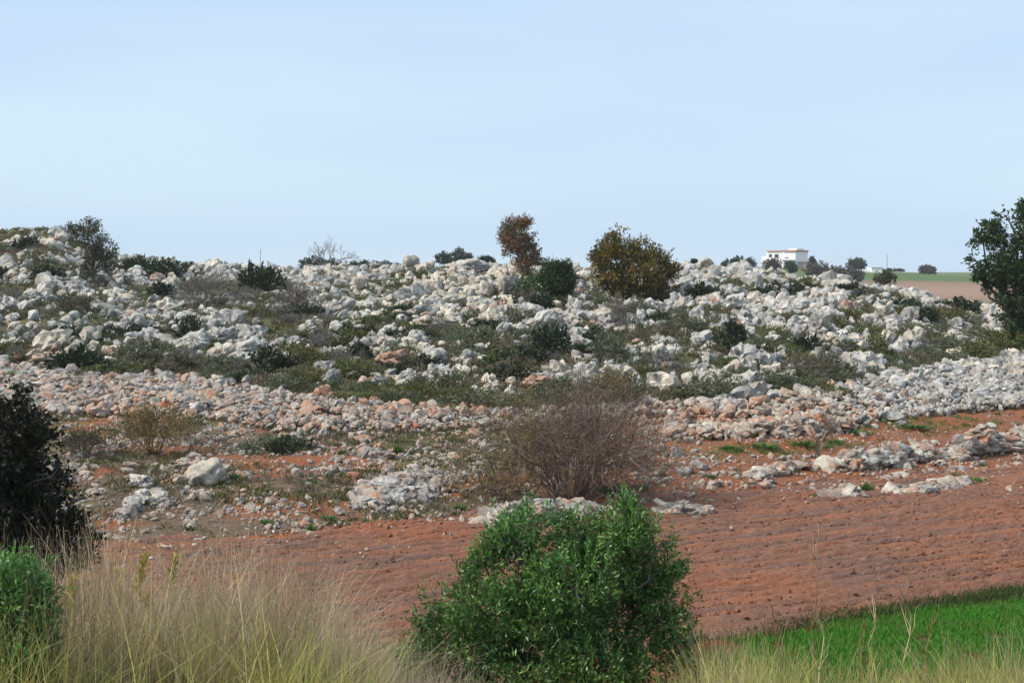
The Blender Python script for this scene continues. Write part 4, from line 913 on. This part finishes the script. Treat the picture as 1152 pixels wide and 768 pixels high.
for (px, rt, dp, ln, lab) in [(95, 565, 13, .0, 'long thin pale stem before the blackish bush, right one'), (60, 590, 13, -.1, 'long thin pale stem before the blackish bush, left one'), (262, 575, 12.5, -.05, 'thin branched pale stem left of centre'), (168, 590, 12.5, .02, 'thin pale stem rising above the dry grass at left')]:
    stalk('dry_stalk', lab, 'stalk', px, rt, dp, M['hay'], .006, 'thin pale stems at the left', 6, ln)
# ------------------------------------------------------------------ foreground bush and plant
M['lentisk'] = leaf_mat('glossy_green_leaves', (.025, .095, .02), (.20, .34, .075), (.05, .12, .025), spec=.5, rough=.38, trans=.18, nscale=2.5)
M['fresh'] = leaf_mat('fresh_light_green_leaves', (.10, .24, .05), (.20, .36, .10), (.08, .19, .05), spec=.4, rough=.4, trans=.25, nscale=3)
def near_bush(name, label, pxb, depth, lst, n, seed, dy, gap, top_lm=None, L=.055, Wd=.019, twigs=420, spray=.2, lm=None, per=13):
    g = np.random.default_rng(seed); x = (pxb-576)/F*depth; base = (x, depth, float(Z(x, depth))); root = empty(name, base, label, 'bush')
    bl = pxblobs(lst, base, depth, g, dy)
    V, Fc, P, D = foliage(bl, n, L, Wd, g, per, spray, gap, 2.6, .45, .55)
    k_ = V.reshape(-1, 4, 3)[:, :, 2].min(1) > .02; V = V.reshape(-1, 4, 3)[k_]
    segs = []; limbs = []
    for b_ in bl:
        if b_[3] < 17*depth/F: continue
        s, pts = curve_segs((g.normal(0, .06), g.normal(0, .06), -.1), b_[:3], .028, .010, 7, g, .25, .03); segs += s; limbs += list(pts[2:])
    limbs = np.array(limbs)
    for i in g.choice(len(P), min(twigs, len(P)), replace=False):
        j = np.argmin(np.linalg.norm(limbs-P[i], axis=1)); s, _ = curve_segs(limbs[j], P[i]+D[i]*spray*.5, .008, .0025, 4, g, .15, .05); segs += s
    v, f = tubes(segs, 5); mesh('branches', v, f, M['bark'], True, parent=root)
    mesh('foliage', V.reshape(-1, 3), np.arange(len(V)*4).reshape(-1, 4), lm or M['lentisk'], parent=root)
    # fresh shoots: upright sprigs of paler leaves at the outside
    cand = P[(P[:, 2]+.25*np.abs(g.normal(0, 1, len(P))) > np.percentile(P[:, 2], 62))]; sel_ = cand[g.choice(len(cand), min(420, len(cand)), replace=False)]
    SP = []; SD = []; ss_ = []
    for p in sel_:
        d = np.array([g.normal(0, .35), g.normal(0, .35), 1]); d /= np.linalg.norm(d); ln = g.uniform(.1, .26); s, pts = curve_segs(p, p+d*ln, .004, .0015, 2, g, .05, 0); ss_ += s
        for k in range(12): SP.append(p+d*ln*(k/11.)); SD.append(d*.8+g.normal(0, .6, 3))
    SP, SD = np.array(SP), np.array(SD); V, Fc = leaves(SP, SD, L*g.uniform(.7, 1.1, len(SP)), Wd*.9, g)
    v, f = tubes(ss_, 4); mesh('shoots', np.concatenate([V, v]), np.concatenate([Fc, f+len(V)]), M['fresh'], parent=root)
near_bush('green_bush', 'big glossy dark green bush in the centre foreground', 625, 13, [(596, 600, 30), (592, 574, 15), (606, 582, 12), (575, 600, 18), (655, 612, 30), (700, 598, 24), (712, 578, 13), (690, 572, 10), (735, 612, 22), (728, 592, 12), (742, 655, 26), (700, 650, 46), (640, 655, 50), (585, 650, 40), (545, 632, 18), (530, 655, 18), (548, 690, 46), (610, 700, 60), (680, 705, 62), (742, 700, 30), (500, 680, 16), (482, 668, 10), (520, 730, 46), (590, 750, 60), (660, 755, 60), (735, 745, 44), (785, 752, 24), (480, 735, 30), (452, 750, 22), (476, 700, 14), (812, 768, 24), (795, 752, 14), (770, 715, 14), (700, 566, 6), (600, 563, 6), (625, 585, 9), (560, 612, 12), (765, 640, 9), (772, 672, 8)], 6800, 51, .8, .42, L=.056, Wd=.019, twigs=700)
near_bush('green_plant', 'bright green leafy plant in the lower left corner', 12, 9.5, [(10, 690, 42), (35, 710, 30), (0, 740, 55), (40, 750, 34), (22, 665, 22), (-30, 700, 50)], 1700, 52, .8, .33, L=.05, Wd=.02, spray=.12, twigs=120)
# ------------------------------------------------------------------ haze in the air
hm = bpy.data.materials.new('haze'); hm.use_nodes = True; t = hm.node_tree; t.nodes.clear()
o_ = nn(t, 'ShaderNodeOutputMaterial'); v_ = nn(t, 'ShaderNodeVolumePrincipled'); v_.inputs['Color'].default_value = (.90, .95, 1, 1); v_.inputs['Density'].default_value = HAZE
t.links.new(v_.outputs[0], o_.inputs['Volume'])
if HAZE > 0:
    o = box('haze', -1900, 1900, -450, 2000, -12, 22, hm); tag(o, 'thin pale haze in the air', 'haze', kind='stuff')
print('objects', len(bpy.data.objects))
